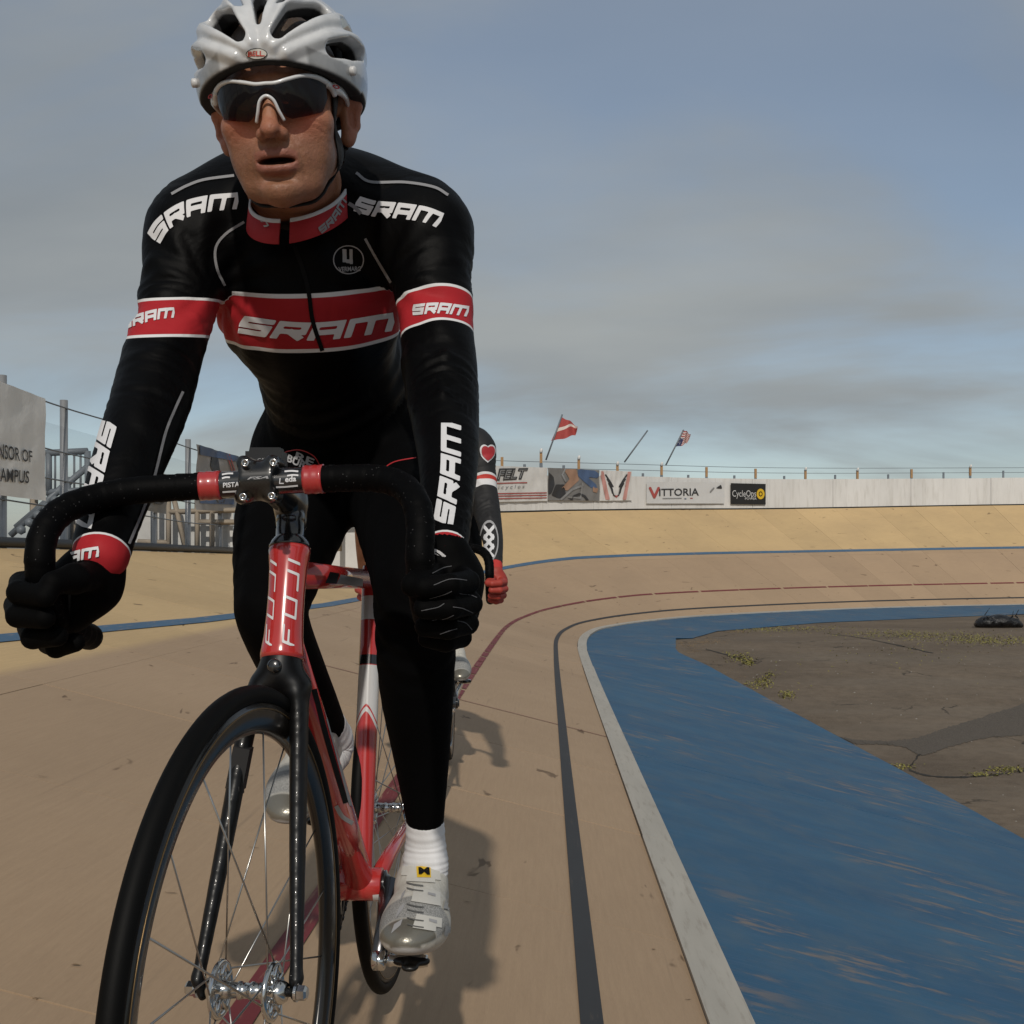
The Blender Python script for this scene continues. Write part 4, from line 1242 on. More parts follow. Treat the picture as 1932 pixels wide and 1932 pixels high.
# gloves
H = lambda L: [(c(a, b, d), r) for a, b, d, r in L]
FR = .0135
glove_a = hand("glove", c(192, 1050, 1.362), .029, H([(166, 1098, 1.37, .037), (120, 1140, 1.36, .037)]),
    [H([(82, 1092, 1.35, .015), (40, 1100, 1.315, FR), (36, 1118, 1.268, FR), (85, 1126, 1.250, .0125)]),
     H([(76, 1132, 1.355, .015), (30, 1142, 1.325, FR), (34, 1162, 1.277, FR), (84, 1166, 1.262, .0125)]),
     H([(86, 1168, 1.37, .015), (55, 1184, 1.345, FR), (62, 1203, 1.300, FR), (108, 1200, 1.288, .0125)]),
     H([(112, 1190, 1.39, .014), (92, 1214, 1.365, .013), (106, 1222, 1.330, .0125), (142, 1212, 1.318, .0115)])],
    H([(180, 1085, 1.35, .018), (140, 1092, 1.29, .016), (100, 1100, 1.258, .013)]), M_GLOVE, rider)
glove_b = hand("glove", c(840, 1042, 1.362), .028, H([(852, 1092, 1.37, .034), (848, 1145, 1.365, .036)]),
    [H([(868, 1088, 1.345, .015), (884, 1098, 1.308, FR), (848, 1104, 1.262, FR), (800, 1108, 1.252, .0125)]),
     H([(876, 1126, 1.352, .015), (889, 1139, 1.315, FR), (850, 1147, 1.270, FR), (800, 1148, 1.262, .0125)]),
     H([(872, 1162, 1.370, .015), (882, 1176, 1.335, FR), (846, 1185, 1.296, FR), (802, 1182, 1.290, .0125)]),
     H([(860, 1190, 1.390, .014), (870, 1202, 1.360, .013), (840, 1211, 1.330, .0125), (806, 1204, 1.322, .0115)])],
    H([(818, 1085, 1.345, .018), (800, 1090, 1.290, .015), (778, 1104, 1.262, .013)]), M_GLOVE, rider)
M_STITCH = simple("dim_stitch", (.075, .075, .08), .7)
bv_gb = bvh_of(glove_b); bv_ga = bvh_of(glove_a)
for pts in ([(815, 1082), (835, 1072), (852, 1068)], [(818, 1104), (850, 1093), (880, 1095)], [(806, 1130), (838, 1121), (852, 1115)], [(795, 1152), (825, 1146), (838, 1139)],
            [(866, 1119), (884, 1122), (899, 1128)], [(854, 1145), (872, 1148), (892, 1156)], [(815, 1172), (842, 1166), (856, 1160)], [(862, 1172), (878, 1176), (890, 1188)], [(830, 1196), (848, 1190), (862, 1186)]):
    lay("stitch_line", *ribbon2d(18, 1), pathwarp(pts, 1.3), bv_gb, M_STITCH, glove_b, .0008, maxlen=.012)

# prints on the jersey
def put(name, pf, warp, mat=M_PRINTW, bv=None, parent=None, off=.0011, maxlen=.03): return lay(name, pf[0], pf[1], warp, bv or bv_j, mat, parent or jersey, off, maxlen=maxlen)
SR = word("SRAM")
put("lettering", SR, pathwarp([(452, 611), (520, 621), (590, 625), (660, 619), (743, 606)], 33))
put("lettering", SR, pathwarp([(229, 614), (262, 603), (296, 594), (329, 590)], 19))
put("lettering", SR, pathwarp([(779, 585), (830, 582), (883, 588)], 20))
put("lettering", SR, pathwarp([(290, 452), (308, 424), (345, 398), (392, 385), (450, 379)], 30))
put("lettering", SR, pathwarp([(671, 384), (706, 394), (753, 398), (800, 405), (832, 417)], 29))
put("lettering", SR, pathwarp([(207, 797), (192, 850), (179, 905), (157, 995)], 31))
put("lettering", SR, pathwarp([(836, 988), (845, 930), (850, 880), (851, 799)], 36))
put("lettering", word("AM"), pathwarp([(132, 1053), (158, 1046), (187, 1041)], 18), off=.002)
put("lettering", word("A"), pathwarp([(816, 1041), (826, 1046), (836, 1054)], 15), off=.002)
put("zip", ribbon2d(30, 2), pathwarp([(556, 466), (572, 510), (583, 555), (590, 605), (608, 661)], 8), M_PRINTK, off=.0016)
for pts, w_ in (([(461, 419), (425, 442), (406, 469), (409, 508), (423, 539)], 5), ([(658, 384), (670, 392), (681, 404)], 7), ([(689, 450), (712, 489), (741, 537)], 5),
            ([(442, 332), (386, 340), (352, 352), (324, 367)], 5), ([(672, 327), (699, 344), (764, 345), (818, 354), (845, 369)], 5),
            ([(344, 739), (329, 772), (311, 817), (291, 895), (271, 955), (258, 988), (242, 1026)], 5)):
    put("piping", ribbon2d(40, 1), pathwarp(pts, w_), M_PIPING, off=.0013, maxlen=.02)
# round maker's badge on the chest
put("badge_ring", disc(29.5, 27.5, 657.5, 490, .93, 48), lambda u, v: (u, v), M_PRINTG)
put("badge_print", shape2d(lambda X, Y: np.minimum(np.maximum(np.abs(X - .3) - .13, np.abs(Y - .55) - .42), np.minimum(np.maximum(np.abs(X - .52) - .12, np.abs(Y - .2) - .12), np.maximum(np.abs(X - .72) - .10, np.abs(Y - .5) - .47) + .0)) * 1.0, 30, 30), quadwarp((641, 499), (671, 499), (671, 469), (641, 469)), M_PRINTG)
tg = text_geo("VERMARC", .02); put("lettering", tg[:2], quadwarp((639, 513), (680, 511), (681, 502), (638, 504)), M_PRINTG)
tg = text_geo("BURN", .03); put("lettering", tg[:2], quadwarp((540, 871), (588, 892), (592, 878), (545, 857)), M_PRINTG, bv_t, tights)
tg = text_geo("RE", .03); put("lettering", tg[:2], quadwarp((556, 866), (590, 881), (594, 866), (560, 852)), M_PRINTG, bv_t, tights)
put("print_outline", ribbon2d(24, 1), pathwarp([(528, 862), (540, 853), (566, 849), (592, 860), (604, 880)], 2), M_PRINTR, bv_t, tights)
put("print_outline", ribbon2d(24, 1), pathwarp([(722, 886), (745, 872), (785, 864)], 2), M_PRINTR, bv_t, tights)

# collar
n_ = 64; V = []
for ring, (cen, fr_, bk, hx) in enumerate([(c(566, 398, 1.70), np.array([-.004, -.085, -.076]), np.array([0, .085, .06]), .081), (c(560, 374, 1.69), np.array([-.004, -.074, -.068]), np.array([0, .080, .06]), .073)]):
    pass
def collar_ring(cen, fr_, bk, hx):
    out = []
    for q in np.linspace(0, 2 * np.pi, n_, endpoint=False):
        sn, cs = math.sin(q), math.cos(q); out.append(cen + HX * hx * cs + (bk * sn if sn > 0 else fr_ * -sn))
    return out
def ring_pair(b, t, u0, u1): return [[np.array(b[i]) * (1 - u) + np.array(t[i]) * u for i in range(n_)] for u in (u0, u1)]
CB = collar_ring(c(569, 394, 1.695), np.array([-.010, -.080, -.066]), np.array([0, .085, .06]), .075)
CT = collar_ring(c(564, 362, 1.680), np.array([-.006, -.072, -.060]), np.array([0, .080, .06]), .069)
def collar_piece(name, u0, u1, mat, out=.0, gap=True):
    A, B = ring_pair(CB, CT, u0, u1); cen = np.mean(A, 0); V = []; k_ = n_
    for R_ in (A, B):
        for p in R_:
            d = unit((p - cen) * np.array([1, 1, .2])); V.append(p + d * out)
    for R_ in (B, A):
        for p in R_:
            d = unit((p - cen) * np.array([1, 1, .2])); V.append(p + d * (out - .003))
    F = []
    for i in range(n_):
        j = (i + 1) % n_; mid = (i + .5) / n_
        if gap and abs(mid - .75) < .022: continue
        for a in range(3): F.append((a * k_ + i, a * k_ + j, (a + 1) * k_ + j, (a + 1) * k_ + i))
    return mesh_obj(name, V, F, mat, jersey, True)
red_cloth = fabric("red_collar_cloth", REDC, .7)
cr_ = collar_piece("collar", -.25, .80, red_cloth)
collar_piece("collar_edge", .80, 1.0, fabric("white_collar_cloth", (.5, .5, .51), .7))
bv_c = bvh_of(cr_)
put("lettering", SR, pathwarp([(602, 436), (628, 412), (648, 376)], 13), M_PRINTG, bv_c, jersey, .0015)
put("lettering", word("M"), pathwarp([(492, 406), (498, 417), (505, 428)], 9), M_PRINTG, bv_c, jersey, .0015)

# shoes and socks
shoe_l = shoe("shoe", c(785, 1786, 1.735), c(806, 1716, 1.92), (0, .1, 1), 1, rider)
shoe_r = shoe("shoe", c(560, 1522, 2.04) , c(616, 1432, 2.21), (0.05, -.3, 1), -1, rider)
def sock(P, parent):
    Q, R_ = JR(P); Q = catmull(np.array([list(q) + [r_] for q, r_ in zip(Q, R_)]), 14)
    rr_ = Q[:, 3] * (1 + .012 * np.sin(np.arange(len(Q)) * 1.3) + .01 * np.sin(np.arange(len(Q)) * .7))
    return tube("sock", Q[:, :3], rr_, M_SOCK, parent, 28)
sock_l = sock([(802, 1520, 1.82, 33), (802, 1550, 1.822, 36), (803, 1590, 1.83, 38), (803, 1625, 1.83, 43), (803, 1650, 1.83, 42)], rider)
sock([(612, 1366, 2.15, 39), (628, 1396, 2.2, 39), (624, 1420, 2.2, 39), (612, 1436, 2.18, 38)], rider)
bv_s = bvh_of(shoe_l); bv_so = bvh_of(sock_l)
M_STRAPW = simple("shoe_strap_white", (.50, .49, .455), .5, var=.08); M_STRAPG = simple("shoe_buckle_grey", (.24, .245, .25), .4)
def sp(name, quad, mat, off=.002, thick=0.0, n=(8, 6)):
    pts = [(i / n[0], j / n[1]) for i in range(n[0] + 1) for j in range(n[1] + 1)]; k_ = n[1] + 1
    fc = [(i * k_ + j, (i + 1) * k_ + j, (i + 1) * k_ + j + 1, i * k_ + j + 1) for i in range(n[0]) for j in range(n[1])]
    return lay(name, pts, fc, quadwarp(*quad), bv_s, mat, shoe_l, off * .6, maxlen=.014)
sp("top_strap", ((757, 1664), (841, 1668), (836, 1632), (762, 1630)), M_STRAPW, .0035)
sp("tongue", ((766, 1632), (835, 1634), (832, 1616), (768, 1612)), simple("tongue_cloth", (.42, .41, .36), .8), .002)
sp("logo_patch", ((787, 1658), (812, 1658), (811, 1637), (786, 1637)), M_YELLOW, .0048, n=(4, 4))
tg = text_geo("M", .04); lay("lettering", tg[0], tg[1], quadwarp((790, 1654), (809, 1655), (808, 1641), (790, 1641)), bv_s, M_PRINTK, shoe_l, .0056)
for q in (((776, 1702), (862, 1716), (858, 1690), (782, 1676)), ((778, 1752), (862, 1764), (860, 1738), (786, 1726))):
    sp("ratchet_strap", q, M_STRAPW, .0035)
for q in (((834, 1716), (863, 1720), (862, 1704), (838, 1698)), ((834, 1764), (864, 1769), (862, 1752), (838, 1747))):
    sp("buckle", q, M_STRAPG, .005)
for q in (((806, 1690), (820, 1694), (820, 1689), (806, 1686)), ((808, 1740), (822, 1744), (822, 1738), (808, 1735))):
    sp("buckle_slot", q, M_PRINTG, .0048, n=(3, 2))
for y_ in (1672, 1682, 1712, 1722, 1738, 1750):
    lay("lace", *ribbon2d(10, 1), pathwarp([(768, y_ - 4), (782, y_), (798, y_ + 2)], 2.2), bv_s, simple("lace_grey", (.10, .10, .095), .6), shoe_l, .003)
for q in (((754, 1702), (762, 1690), (766, 1678), (759, 1686)), ((746, 1734), (760, 1716), (765, 1704), (752, 1714)), ((738, 1762), (756, 1746), (760, 1734), (744, 1744))):
    sp("vent_patch", q, M_PRINTG, .0012, n=(4, 3))
put("sock_mark", word("A"), quadwarp((822, 1553), (836, 1548), (836, 1540), (822, 1545)), M_PRINTK, bv_so, sock_l, .0012)
# ------------------------------------------------------------------ bicycle materials
def paint(name, col, rough=.22):
    t = NT(name); p = t.coord(); n = t.noise(p, 30, 3)
    t.set("Base Color", t.mix(t.rng(n, .3, .7), tuple(x * .92 for x in col), tuple(x * 1.06 for x in col)))
    t.set("Roughness", rough); t.set("Coat Weight", .9); t.set("Coat Roughness", .05); return t.m
def carbon(name="carbon_gloss", k=.005, coat=.45):
    t = NT(name); p = t.coord()
    ch = t.n.new("ShaderNodeTexChecker"); ch.inputs["Scale"].default_value = 420; t.l.new(p, ch.inputs["Vector"])
    t.set("Base Color", t.mix(ch.outputs["Fac"], (k * .6, k * .6, k * .6), (k * 1.3, k * 1.25, k * 1.2))); t.set("Roughness", .28); t.set("Coat Weight", coat); t.set("Coat Roughness", .05); return t.m
M_RED = paint("red_frame_paint", (.40, .028, .026)); M_CARBON = carbon(); M_BLKGL = paint("black_gloss", (.008, .008, .009), .25)
M_FORK = simple("fork_black", (.003, .003, .0035), .42, coat=.1, spec=.3)
M_SILVER = simple("polished_alloy", (.62, .62, .61), .16, 1.0, var=.05); M_STEEL = simple("spoke_steel", (.50, .49, .47), .3, 1.0)
M_TYRE = simple("tyre_rubber", (.002, .002, .002), .6, var=.2, spec=.12, bump=(500, .15, .001)); M_RIM = simple("dark_rim", (.012, .010, .008), .25, coat=.35); M_GOLD = simple("brake_track_gold", (.20, .13, .06), .3, .8)
M_DARK = simple("dark_steel", (.04, .04, .04), .4, .9)
def tape_mat():
    t = NT("bar_tape"); p = t.coord()
    v = t.voronoi(p, 210); d = t.math('LESS_THAN', v, .10)
    n = t.noise(p, 500, 2)
    pale = t.math('MULTIPLY', t.math('LESS_THAN', v, .13), t.math('GREATER_THAN', t.noise(p, 130, 2), .5))
    t.set("Base Color", t.mix(pale, (.0012, .0012, .0014), (.06, .06, .06))); t.set("Roughness", .6); t.set("Specular IOR Level", .06)
    t.bump(n, .25, .001); return t.m
M_TAPE = tape_mat()
def seat_tube_mat():
    t = NT("seat_tube_paint"); q = t.attr("row"); R_, W_, K_ = (.40, .028, .026), (.52, .52, .52), (.008, .008, .009)
    def zone(base, a, b, col):
        m = t.math('MULTIPLY', t.rng(q, a - .6, a + .6, 0, 1), t.rng(q, b - .6, b + .6, 1, 0)); return t.mix(m, base, col)
    ang = t.attr("chev"); q0 = q
    b = zone(R_, 1128, 1172, W_); b = zone(b, 1238, 1256, K_); b = zone(b, 1258, 1262, R_)
    q = t.math('ADD', q0, t.math('MULTIPLY', ang, 34.0)); b = zone(b, 1262, 1345, W_) if False else b
    m = t.math('MULTIPLY', t.rng(q0, 1257, 1258, 0, 1), t.rng(q, 1344, 1345, 1, 0)); b = t.mix(m, b, W_)
    m = t.math('MULTIPLY', t.rng(q, 1330, 1331, 0, 1), t.rng(q, 1335, 1336, 1, 0)); b = t.mix(m, b, R_)
    t.set("Base Color", b); t.set("Roughness", .22); t.set("Coat Weight", .9); t.set("Coat Roughness", .05); return t.m

def ring(name, cen, axis, prof, mat, parent, n=96):
    """closed profile (axial offset, radius) turned round an axis"""
    a = unit(axis); u = np.array([0, 0, 1.0]); A = unit(u - a * np.dot(u, a)); B = np.cross(a, A); k_ = len(prof)
    V = [np.asarray(cen) + a * t + r_ * (math.cos(q) * A + math.sin(q) * B) for q in np.linspace(0, 2 * np.pi, n, endpoint=False) for t, r_ in prof]
    F = [(i * k_ + j, i * k_ + (j + 1) % k_, ((i + 1) % n) * k_ + (j + 1) % k_, ((i + 1) % n) * k_ + j) for i in range(n) for j in range(k_)]
    return mesh_obj(name, V, F, mat, parent, True)
def wheel(parent, cen, axis, front=True, nsp=20, phase=0.0):
    a = unit(axis); A = unit(np.array([0, 0, 1.0]) - a * a[2]); B = np.cross(a, A)
    w = empty("wheel", (0, 0, 0)); w.parent = parent; w.matrix_parent_inverse = Matrix.Translation(parent.location).inverted()
    def sub(o): o.parent = w; return o
    th = np.linspace(0, 2 * np.pi, 18, endpoint=False)
    sub(ring("tyre", cen, a, [(.0116 * math.sin(q), .3225 + .0116 * math.cos(q)) for q in th], M_TYRE, None, 128))
    sub(ring("rim", cen, a, [(-.0098, .3135), (-.0102, .3050), (-.0098, .2960), (-.0072, .2850), (-.0025, .2790), (.0025, .2790), (.0072, .2850), (.0098, .2960), (.0102, .3050), (.0098, .3135)], M_RIM, None, 128))
    for s in (-1, 1): sub(ring("rim_stripe", cen, a, [(s * .0103, .3085), (s * .0110, .3080), (s * .0110, .3068), (s * .0103, .3063)], M_GOLD, None, 128))
    # hub with drilled high flanges
    o = MB(); fo = .030
    o.lathe(cen, a, [(-.046, .010), (-.040, .0135), (-.034, .014), (-.030, .0125), (-.024, .010), (-.010, .0085), (-.009, .0100), (-.006, .0100), (-.005, .0085), (.005, .0085), (.006, .0100), (.009, .0100), (.010, .0085), (.024, .010), (.030, .0125), (.034, .014), (.040, .0135), (.046, .010)], 28)
    sub(o.build("hub", M_SILVER, None, True))
    for s in (-1, 1):
        o = MB(); n8 = 8
        P = [cen + a * (s * fo) + .0285 * (math.cos(q) * A + math.sin(q) * B) for q in np.linspace(0, 2 * np.pi, 48, endpoint=False)]
        o.tube(P, .0032, 8, closed=True, up=a, aspect=1.35)
        for k_ in range(n8):
            q = (k_ + .5) * 2 * np.pi / n8; d = math.cos(q) * A + math.sin(q) * B; o.tube([cen + a * s * fo + d * .010, cen + a * s * fo + d * .019, cen + a * s * fo + d * .0275], [.0048, .0026, .0046], 8, up=a)
        f_ = o.build("flange", M_SILVER, None, True); f_["kind"] = "stuff"; sub(f_)
    o = MB(); o.lathe(cen, a, [(-.058, .0048), (.058, .0048)], 12); sub(o.build("axle", M_DARK, None, True))
    for s in (-1, 1):
        o = MB(); o.lathe(cen + a * s * .0555, a * s, [(0, .0098), (.003, .0098)], 24); o.lathe(cen + a * s * .0588, a * s, [(0, .0086), (.008, .0084), (.0105, .0062)], 6); n2 = o.build("axle_nut", M_SILVER, None); n2["kind"] = "stuff"; sub(n2)
    for k_ in range(nsp):
        s = 1 if k_ % 2 else -1; q = 2 * np.pi * k_ / nsp + phase; tw = (.75 if (k_ // 2) % 2 else -.75)
        hq = q + tw; p0 = cen + a * s * fo + .0285 * (math.cos(hq) * A + math.sin(hq) * B); p1 = cen + a * s * .002 + .281 * (math.cos(q) * A + math.sin(q) * B)
        V, F = tube_geo([p0, p1], .00105, 6, up=a, aspect=1.2); sub(mesh_obj("spoke", V, F, M_STEEL, None, True))
    return w

def build_bike():
    FH = c(465, 1869, 1.28); RH = c(735, 1524, 2.22); BB = BBP
    fax = unit((1, -.14, 0.01)); rax = unit((1, -.06, 0.01))
    root = empty("bicycle", (float(BB[0]), float(BB[1]), GROUND_Z))
    HT0, HT1 = c(532, 1245, 1.43), c(547, 1034, 1.475)
    wheel(root, FH, fax, True, 20, .12); wheel(root, RH, rax, False, 28, .05)
    # fork
    f = SDF.box((-.39, 1.22, .56), (-.19, 1.50, 1.04), .0022)
    fw = np.array([0, 1.0, .25])
    f.cone(c(532, 1242, 1.43), c(529, 1270, 1.425), .0245, .023, .006)
    for (tx, ty, mx, my, bx, by) in ((497, 1292, 472, 1345, 374, 1846), (561, 1296, 564, 1350, 559, 1846)):
        f.cone(c(529, 1268, 1.425), c(tx, ty, 1.422), .020, .0155, .014)
        f.limb([c(tx, ty, 1.422), c(mx, my, 1.41), c(.5 * (mx + bx), .5 * (my + by), 1.352), c(bx, by, 1.285)], [.0150, .0118, .0098, .0072], .010, (fw, .64), 6)
        f.cone(c(bx, by, 1.285), c(bx + (8 if bx < 450 else -3), by + 34, 1.28), .0075, .0055, .006)
    V, F = f.mesh(6); mesh_obj("fork", V, F, M_FORK, root, True)
    o = MB(); o.lathe(c(519, 1257, 1.402), (0, -1, .2), [(-.004, .0085), (.006, .0085), (.008, .006)], 18); o.build("fork_bolt", M_BLKGL, root, True)
    o = MB(); o.box(c(452, 1448, 1.385), (.020, .022, .050), np.array(Matrix.Rotation(.19, 3, 'Y'))); o.box(c(445, 1490, 1.38), (.014, .026, .012)); sn = o.build("speed_sensor", M_STRAP, root); sn["kind"] = "stuff"
    # head tube
    P = [HT0 + (HT1 - HT0) * t for t in (0, .04, .10, .2, .4, .6, .8, .9, .96, 1)]
    ht = tube("head_tube", P, np.array([.0262, .0268, .0258, .0240, .0228, .0226, .0236, .0252, .0262, .0256]), M_RED, root, 40)
    TT0, TT1 = HT0 + (HT1 - HT0) * .76, c(703, 1093, 2.02); DT0 = HT0 + (HT1 - HT0) * .2
    tt = tube("top_tube", [TT0, TT0 + (TT1 - TT0) * .5, TT1], [.019, .017, .016], M_RED, root, 24)
    dt = tube("down_tube", [DT0, DT0 + (BB - DT0) * .3, DT0 + (BB - DT0) * .7, BB], [.0215, .0235, .0245, .0235], M_RED, root, 28, up=(1, 0, 0), aspect=.86)
    SC = c(704, 1070, 2.025); stp = [BB + (SC - BB) * t for t in np.linspace(0, 1, 90)]
    V, F = tube_geo(stp, .0178, 32); th = np.tile(np.linspace(0, 2 * np.pi, 32, endpoint=False), 90)
    rows = np.array([HY - (v[2] - CAMZ) / v[1] * FPX for v in np.repeat(np.array(stp), 32, 0)])
    dx = np.abs(V[:, 0] - np.repeat(np.array(stp), 32, 0)[:, 0]) / .0178
    mesh_obj("seat_tube", V, F, seat_tube_mat(), root, True, {"row": rows, "chev": dx ** 1.5 * -1.0})
    tube("seat_post", [SC, c(709, 925, 2.08)], .0136, M_CARBON, root, 20)
    for s in (-1, 1):
        d0 = RH + rax * s * .057
        tube("chain_stay", [BB + rax * s * .022 + np.array([0, .02, 0]), BB * .7 + d0 * .3 + rax * s * .012, d0], [.0135, .0130, .009], M_RED, root, 16)
        tube("seat_stay", [SC + rax * s * .012 + np.array([0, .012, -.03]), SC * .4 + d0 * .6 + rax * s * .006, d0], [.0095, .0085, .0075], M_RED, root, 14)
    o = MB(); o.lathe(BB, rax, [(-.0360, .0255), (-.0350, .0262), (.0350, .0262), (.0360, .0255)], 36); bbs = o.build("bottom_bracket", M_RED, root, True)
    for s in (-1, 1):
        o = MB(); o.lathe(BB + rax * s * .0362, rax * s, [(0, .0225), (.006, .0225), (.008, .016), (.012, .015)], 28); o.build("bearing_cup", M_BLKGL, root, True)
    # cranks and pedals
    PL = c(716, 1812, 1.73); PRr = 2 * BB - PL; PRr = BB + (BB - PL) * np.array([0, 1, 1]) + np.array([-(PL[0] - BB[0]), 0, 0])
    for name_, P1, s in (("crank", PL, 1), ("crank", PRr, -1)):
        b0 = BB + rax * s * .0475; P1c = np.array(P1); P1c[0] = P1c[0] - s * .002
        o = MB(); o.tube([b0, b0 * .5 + P1c * .5, P1c], [.0165, .0118, .0128], 14, up=rax, aspect=1.0); cr = o.build("crank", M_CARBON if s < 0 else simple("crank_grey", (.10, .10, .105), .25, .9), root, True)
        o = MB(); o.lathe(P1c - rax * s * .009, rax * s, [(0, .010), (.002, .0145), (.018, .0145), (.020, .011)], 24); e_ = o.build("crank_end", M_SILVER, root, True)
        o = MB(); o.lathe(P1c + rax * s * .012, rax * s, [(0, .0075), (.006, .0092), (.012, .0075), (.020, .0090), (.030, .0100), (.050, .0105), (.062, .0085)], 20); pd = o.build("pedal", M_SILVER, root, True); f = SDF.box(P1c + rax * s * .052 - .05, P1c + rax * s * .052 + .05, .003); q_ = P1c + rax * s * .050 + np.array([0, -.004, .001]); f.cone(q_ - rax * .018, q_ + rax * .018, .010, .010, .004, flat=((0, 0, 1), 1.6)); f.cone(q_ + np.array([0, -.026, .0]), q_ + np.array([0, .026, .0]), .013, .015, .01, flat=((0, 0, 1), 2.2)); V_, F_ = f.mesh(); mesh_obj("pedal_body", V_, F_, M_DARK, root, True)
    # chainring, cog, chain on the rider's right
    cz = BB - rax * .0445; gz = RH - rax * .0445
    ring("chainring", cz, rax, [(-.002, .097), (.002, .097), (.002, .083), (-.002, .083)], M_DARK, root, 64)
    o = MB()
    for k_ in range(5):
        q = k_ * 2 * np.pi / 5 + .4; d = np.array([0, math.cos(q), math.sin(q)]); o.tube([cz + d * .015, cz + d * .085], [.011, .007], 8, up=rax)
    sp_ = o.build("chainring_arm", M_SILVER, root, True); sp_["kind"] = "stuff"
    ring("cog", gz, rax, [(-.002, .031), (.002, .031), (.002, .016), (-.002, .016)], M_DARK, root, 32)
    path = []
    for q in np.linspace(-.5 * np.pi, .5 * np.pi, 24): path.append(cz + np.array([0, -math.cos(q) * .099, math.sin(q) * .099]))
    for t in np.linspace(0, 1, 30)[1:-1]: path.append((cz + np.array([0, 0, .099])) * (1 - t) + (gz + np.array([0, 0, .033])) * t)
    for q in np.linspace(.5 * np.pi, -.5 * np.pi, 10): path.append(gz + np.array([0, math.cos(q) * .033, math.sin(q) * .033]))
    for t in np.linspace(0, 1, 30)[1:-1]: path.append((gz + np.array([0, 0, -.033])) * (1 - t) + (cz + np.array([0, 0, -.099])) * t)
    path = np.array(path + [path[0]]); L = np.concatenate([[0], np.cumsum(np.linalg.norm(np.diff(path, axis=0), axis=1))])
    o = MB(); m = int(L[-1] / .0127)
    for k_ in range(m):
        p0, p1 = [np.array([np.interp((k_ + q) / m * L[-1], L, path[:, i]) for i in range(3)]) for q in (.08, .92)]
        for s in (-1, 1): o.tube([p0 + rax * s * (.0030 if k_ % 2 else .0018), p1 + rax * s * (.0030 if k_ % 2 else .0018)], .0032, 6, up=rax, aspect=.3)
        o.lathe(p0 - rax * .003, rax, [(0, .0036), (.006, .0036)], 6)
    ch = o.build("chain", M_DARK, root, True); ch["kind"] = "stuff"
    # saddle
    S = c(709, 915, 2.10); f = SDF.box(S - np.array([.09, .17, .05]), S + np.array([.09, .16, .04]), .006)
    f.cone(S + np.array([0, -.13, -.004]), S, .018, .03, .03); f.ell(S + np.array([0, .07, 0]), (.070, .075, .022), .04); f.cone(S + np.array([0, -.02, -.01]), S + np.array([0, .06, -.01]), .02, .03, .02)
    V, F = f.mesh(1); mesh_obj("saddle", V, F, M_STRAP, root, True)
    # stem, spacers, bar
    ST = c(549, 965, 1.488); HT2 = c(547, 1034, 1.475)
    P = [HT2 + (ST - HT2) * t for t in (0, .06, .16, .28, .3, .5, .52, .72, .74, 1.0)]
    tube("headset", P, [.0262, .0258, .0235, .0195, .0182, .0182, .0178, .0178, .0182, .0182], M_BLKGL, root, 32)
    BC = c(489, 907, 1.385)
    f = SDF.box((-.36, 1.32, 1.10), (-.22, 1.55, 1.25), .0022)
    f.cone(c(550, 985, 1.492), c(549, 925, 1.50), .0200, .0200, .006); f.cone(c(549, 950, 1.495), c(505, 912, 1.41), .0190, .0180, .012)
    ex = unit(c(580, 905, 1.385) - c(405, 916, 1.385))
    f.apply(lambda X, Y, Z: np.maximum(np.sqrt(((Y - BC[1])) ** 2 + ((Z - BC[2] - (X - BC[0]) * ex[2] / ex[0])) ** 2) - .0245, np.abs(X - BC[0]) - .020), BC - .04, BC + .04, .006, 'add')
    for px_, py_ in ((464, 874), (517, 873), (460, 938), (514, 936)):
        q = c(px_, py_, 1.385); f.cone(q + np.array([0, -.012, 0]), q + np.array([0, .02, 0]), .0085, .0085, .008)
    V, F = f.mesh(1); stem = mesh_obj("stem", V, F, M_CARBON, root, True)
    for px_, py_ in ((464, 874), (517, 873), (460, 938), (514, 936)):
        o = MB(); q = c(px_, py_, 1.362); o.lathe(q, (0, 1, 0), [(-.004, .0050), (-.005, .0042), (-.005, .0026), (.004, .0024), (.006, .0050)], 18); o.build("bolt", M_SILVER, root, True)
    for B_, s in ((BAR_A, -1), (BAR_B, 1)):
        Q = catmull([c(*p) for p in B_], 14); L = np.concatenate([[0], np.cumsum(np.linalg.norm(np.diff(Q, axis=0), axis=1))])
        i1 = int(np.searchsorted(L, .055 if s < 0 else .048)); i2 = int(np.searchsorted(L, .075 if s < 0 else .070))
        tube("bare_bar", Q[:i1 + 1], .0157, M_BLKGL, root, 28)
        tube("finishing_tape", Q[i1 - 1:i2 + 1], .0172 + .0004 * np.sin(np.arange(i2 + 2 - i1) * 2.1), paint("red_tape", (.36, .022, .022), .35), root, 28)
        LL = np.arange(L[i2 - 1], L[-1], .0026); R_ = np.stack([np.interp(LL, L, Q[:, i]) for i in range(3)], 1)
        rr_ = .0158 + .0009 * ((LL % .021) / .021); rr_[-1] *= .8
        tp = tube("bar_tape", R_, rr_, M_TAPE, root, 24)
        if s < 0: bar_a = tp
    # bicycle computer
    o = MB(); q = c(503, 866, 1.415); o.box(q, (.044, .034, .016)); o.box(q + np.array([0, .002, .010]), (.036, .026, .006)); bc = o.build("bike_computer", simple("computer_black", (.012, .012, .013), .3), root); bc["kind"] = "stuff"
    # prints
    bars = [o for o in root.children if o.name.startswith("bare_bar")]; bvb = bvh_of(*bars); bvst = bvh_of(stem); bvht = bvh_of(ht); bvdt = bvh_of(dt); bvtt = bvh_of(tt)
    P_ = lambda name, pf, wp, bv, par, mat=M_PRINTW, off=.0006: lay(name, pf[0], pf[1], wp, bv, mat, par, off, maxlen=.03)
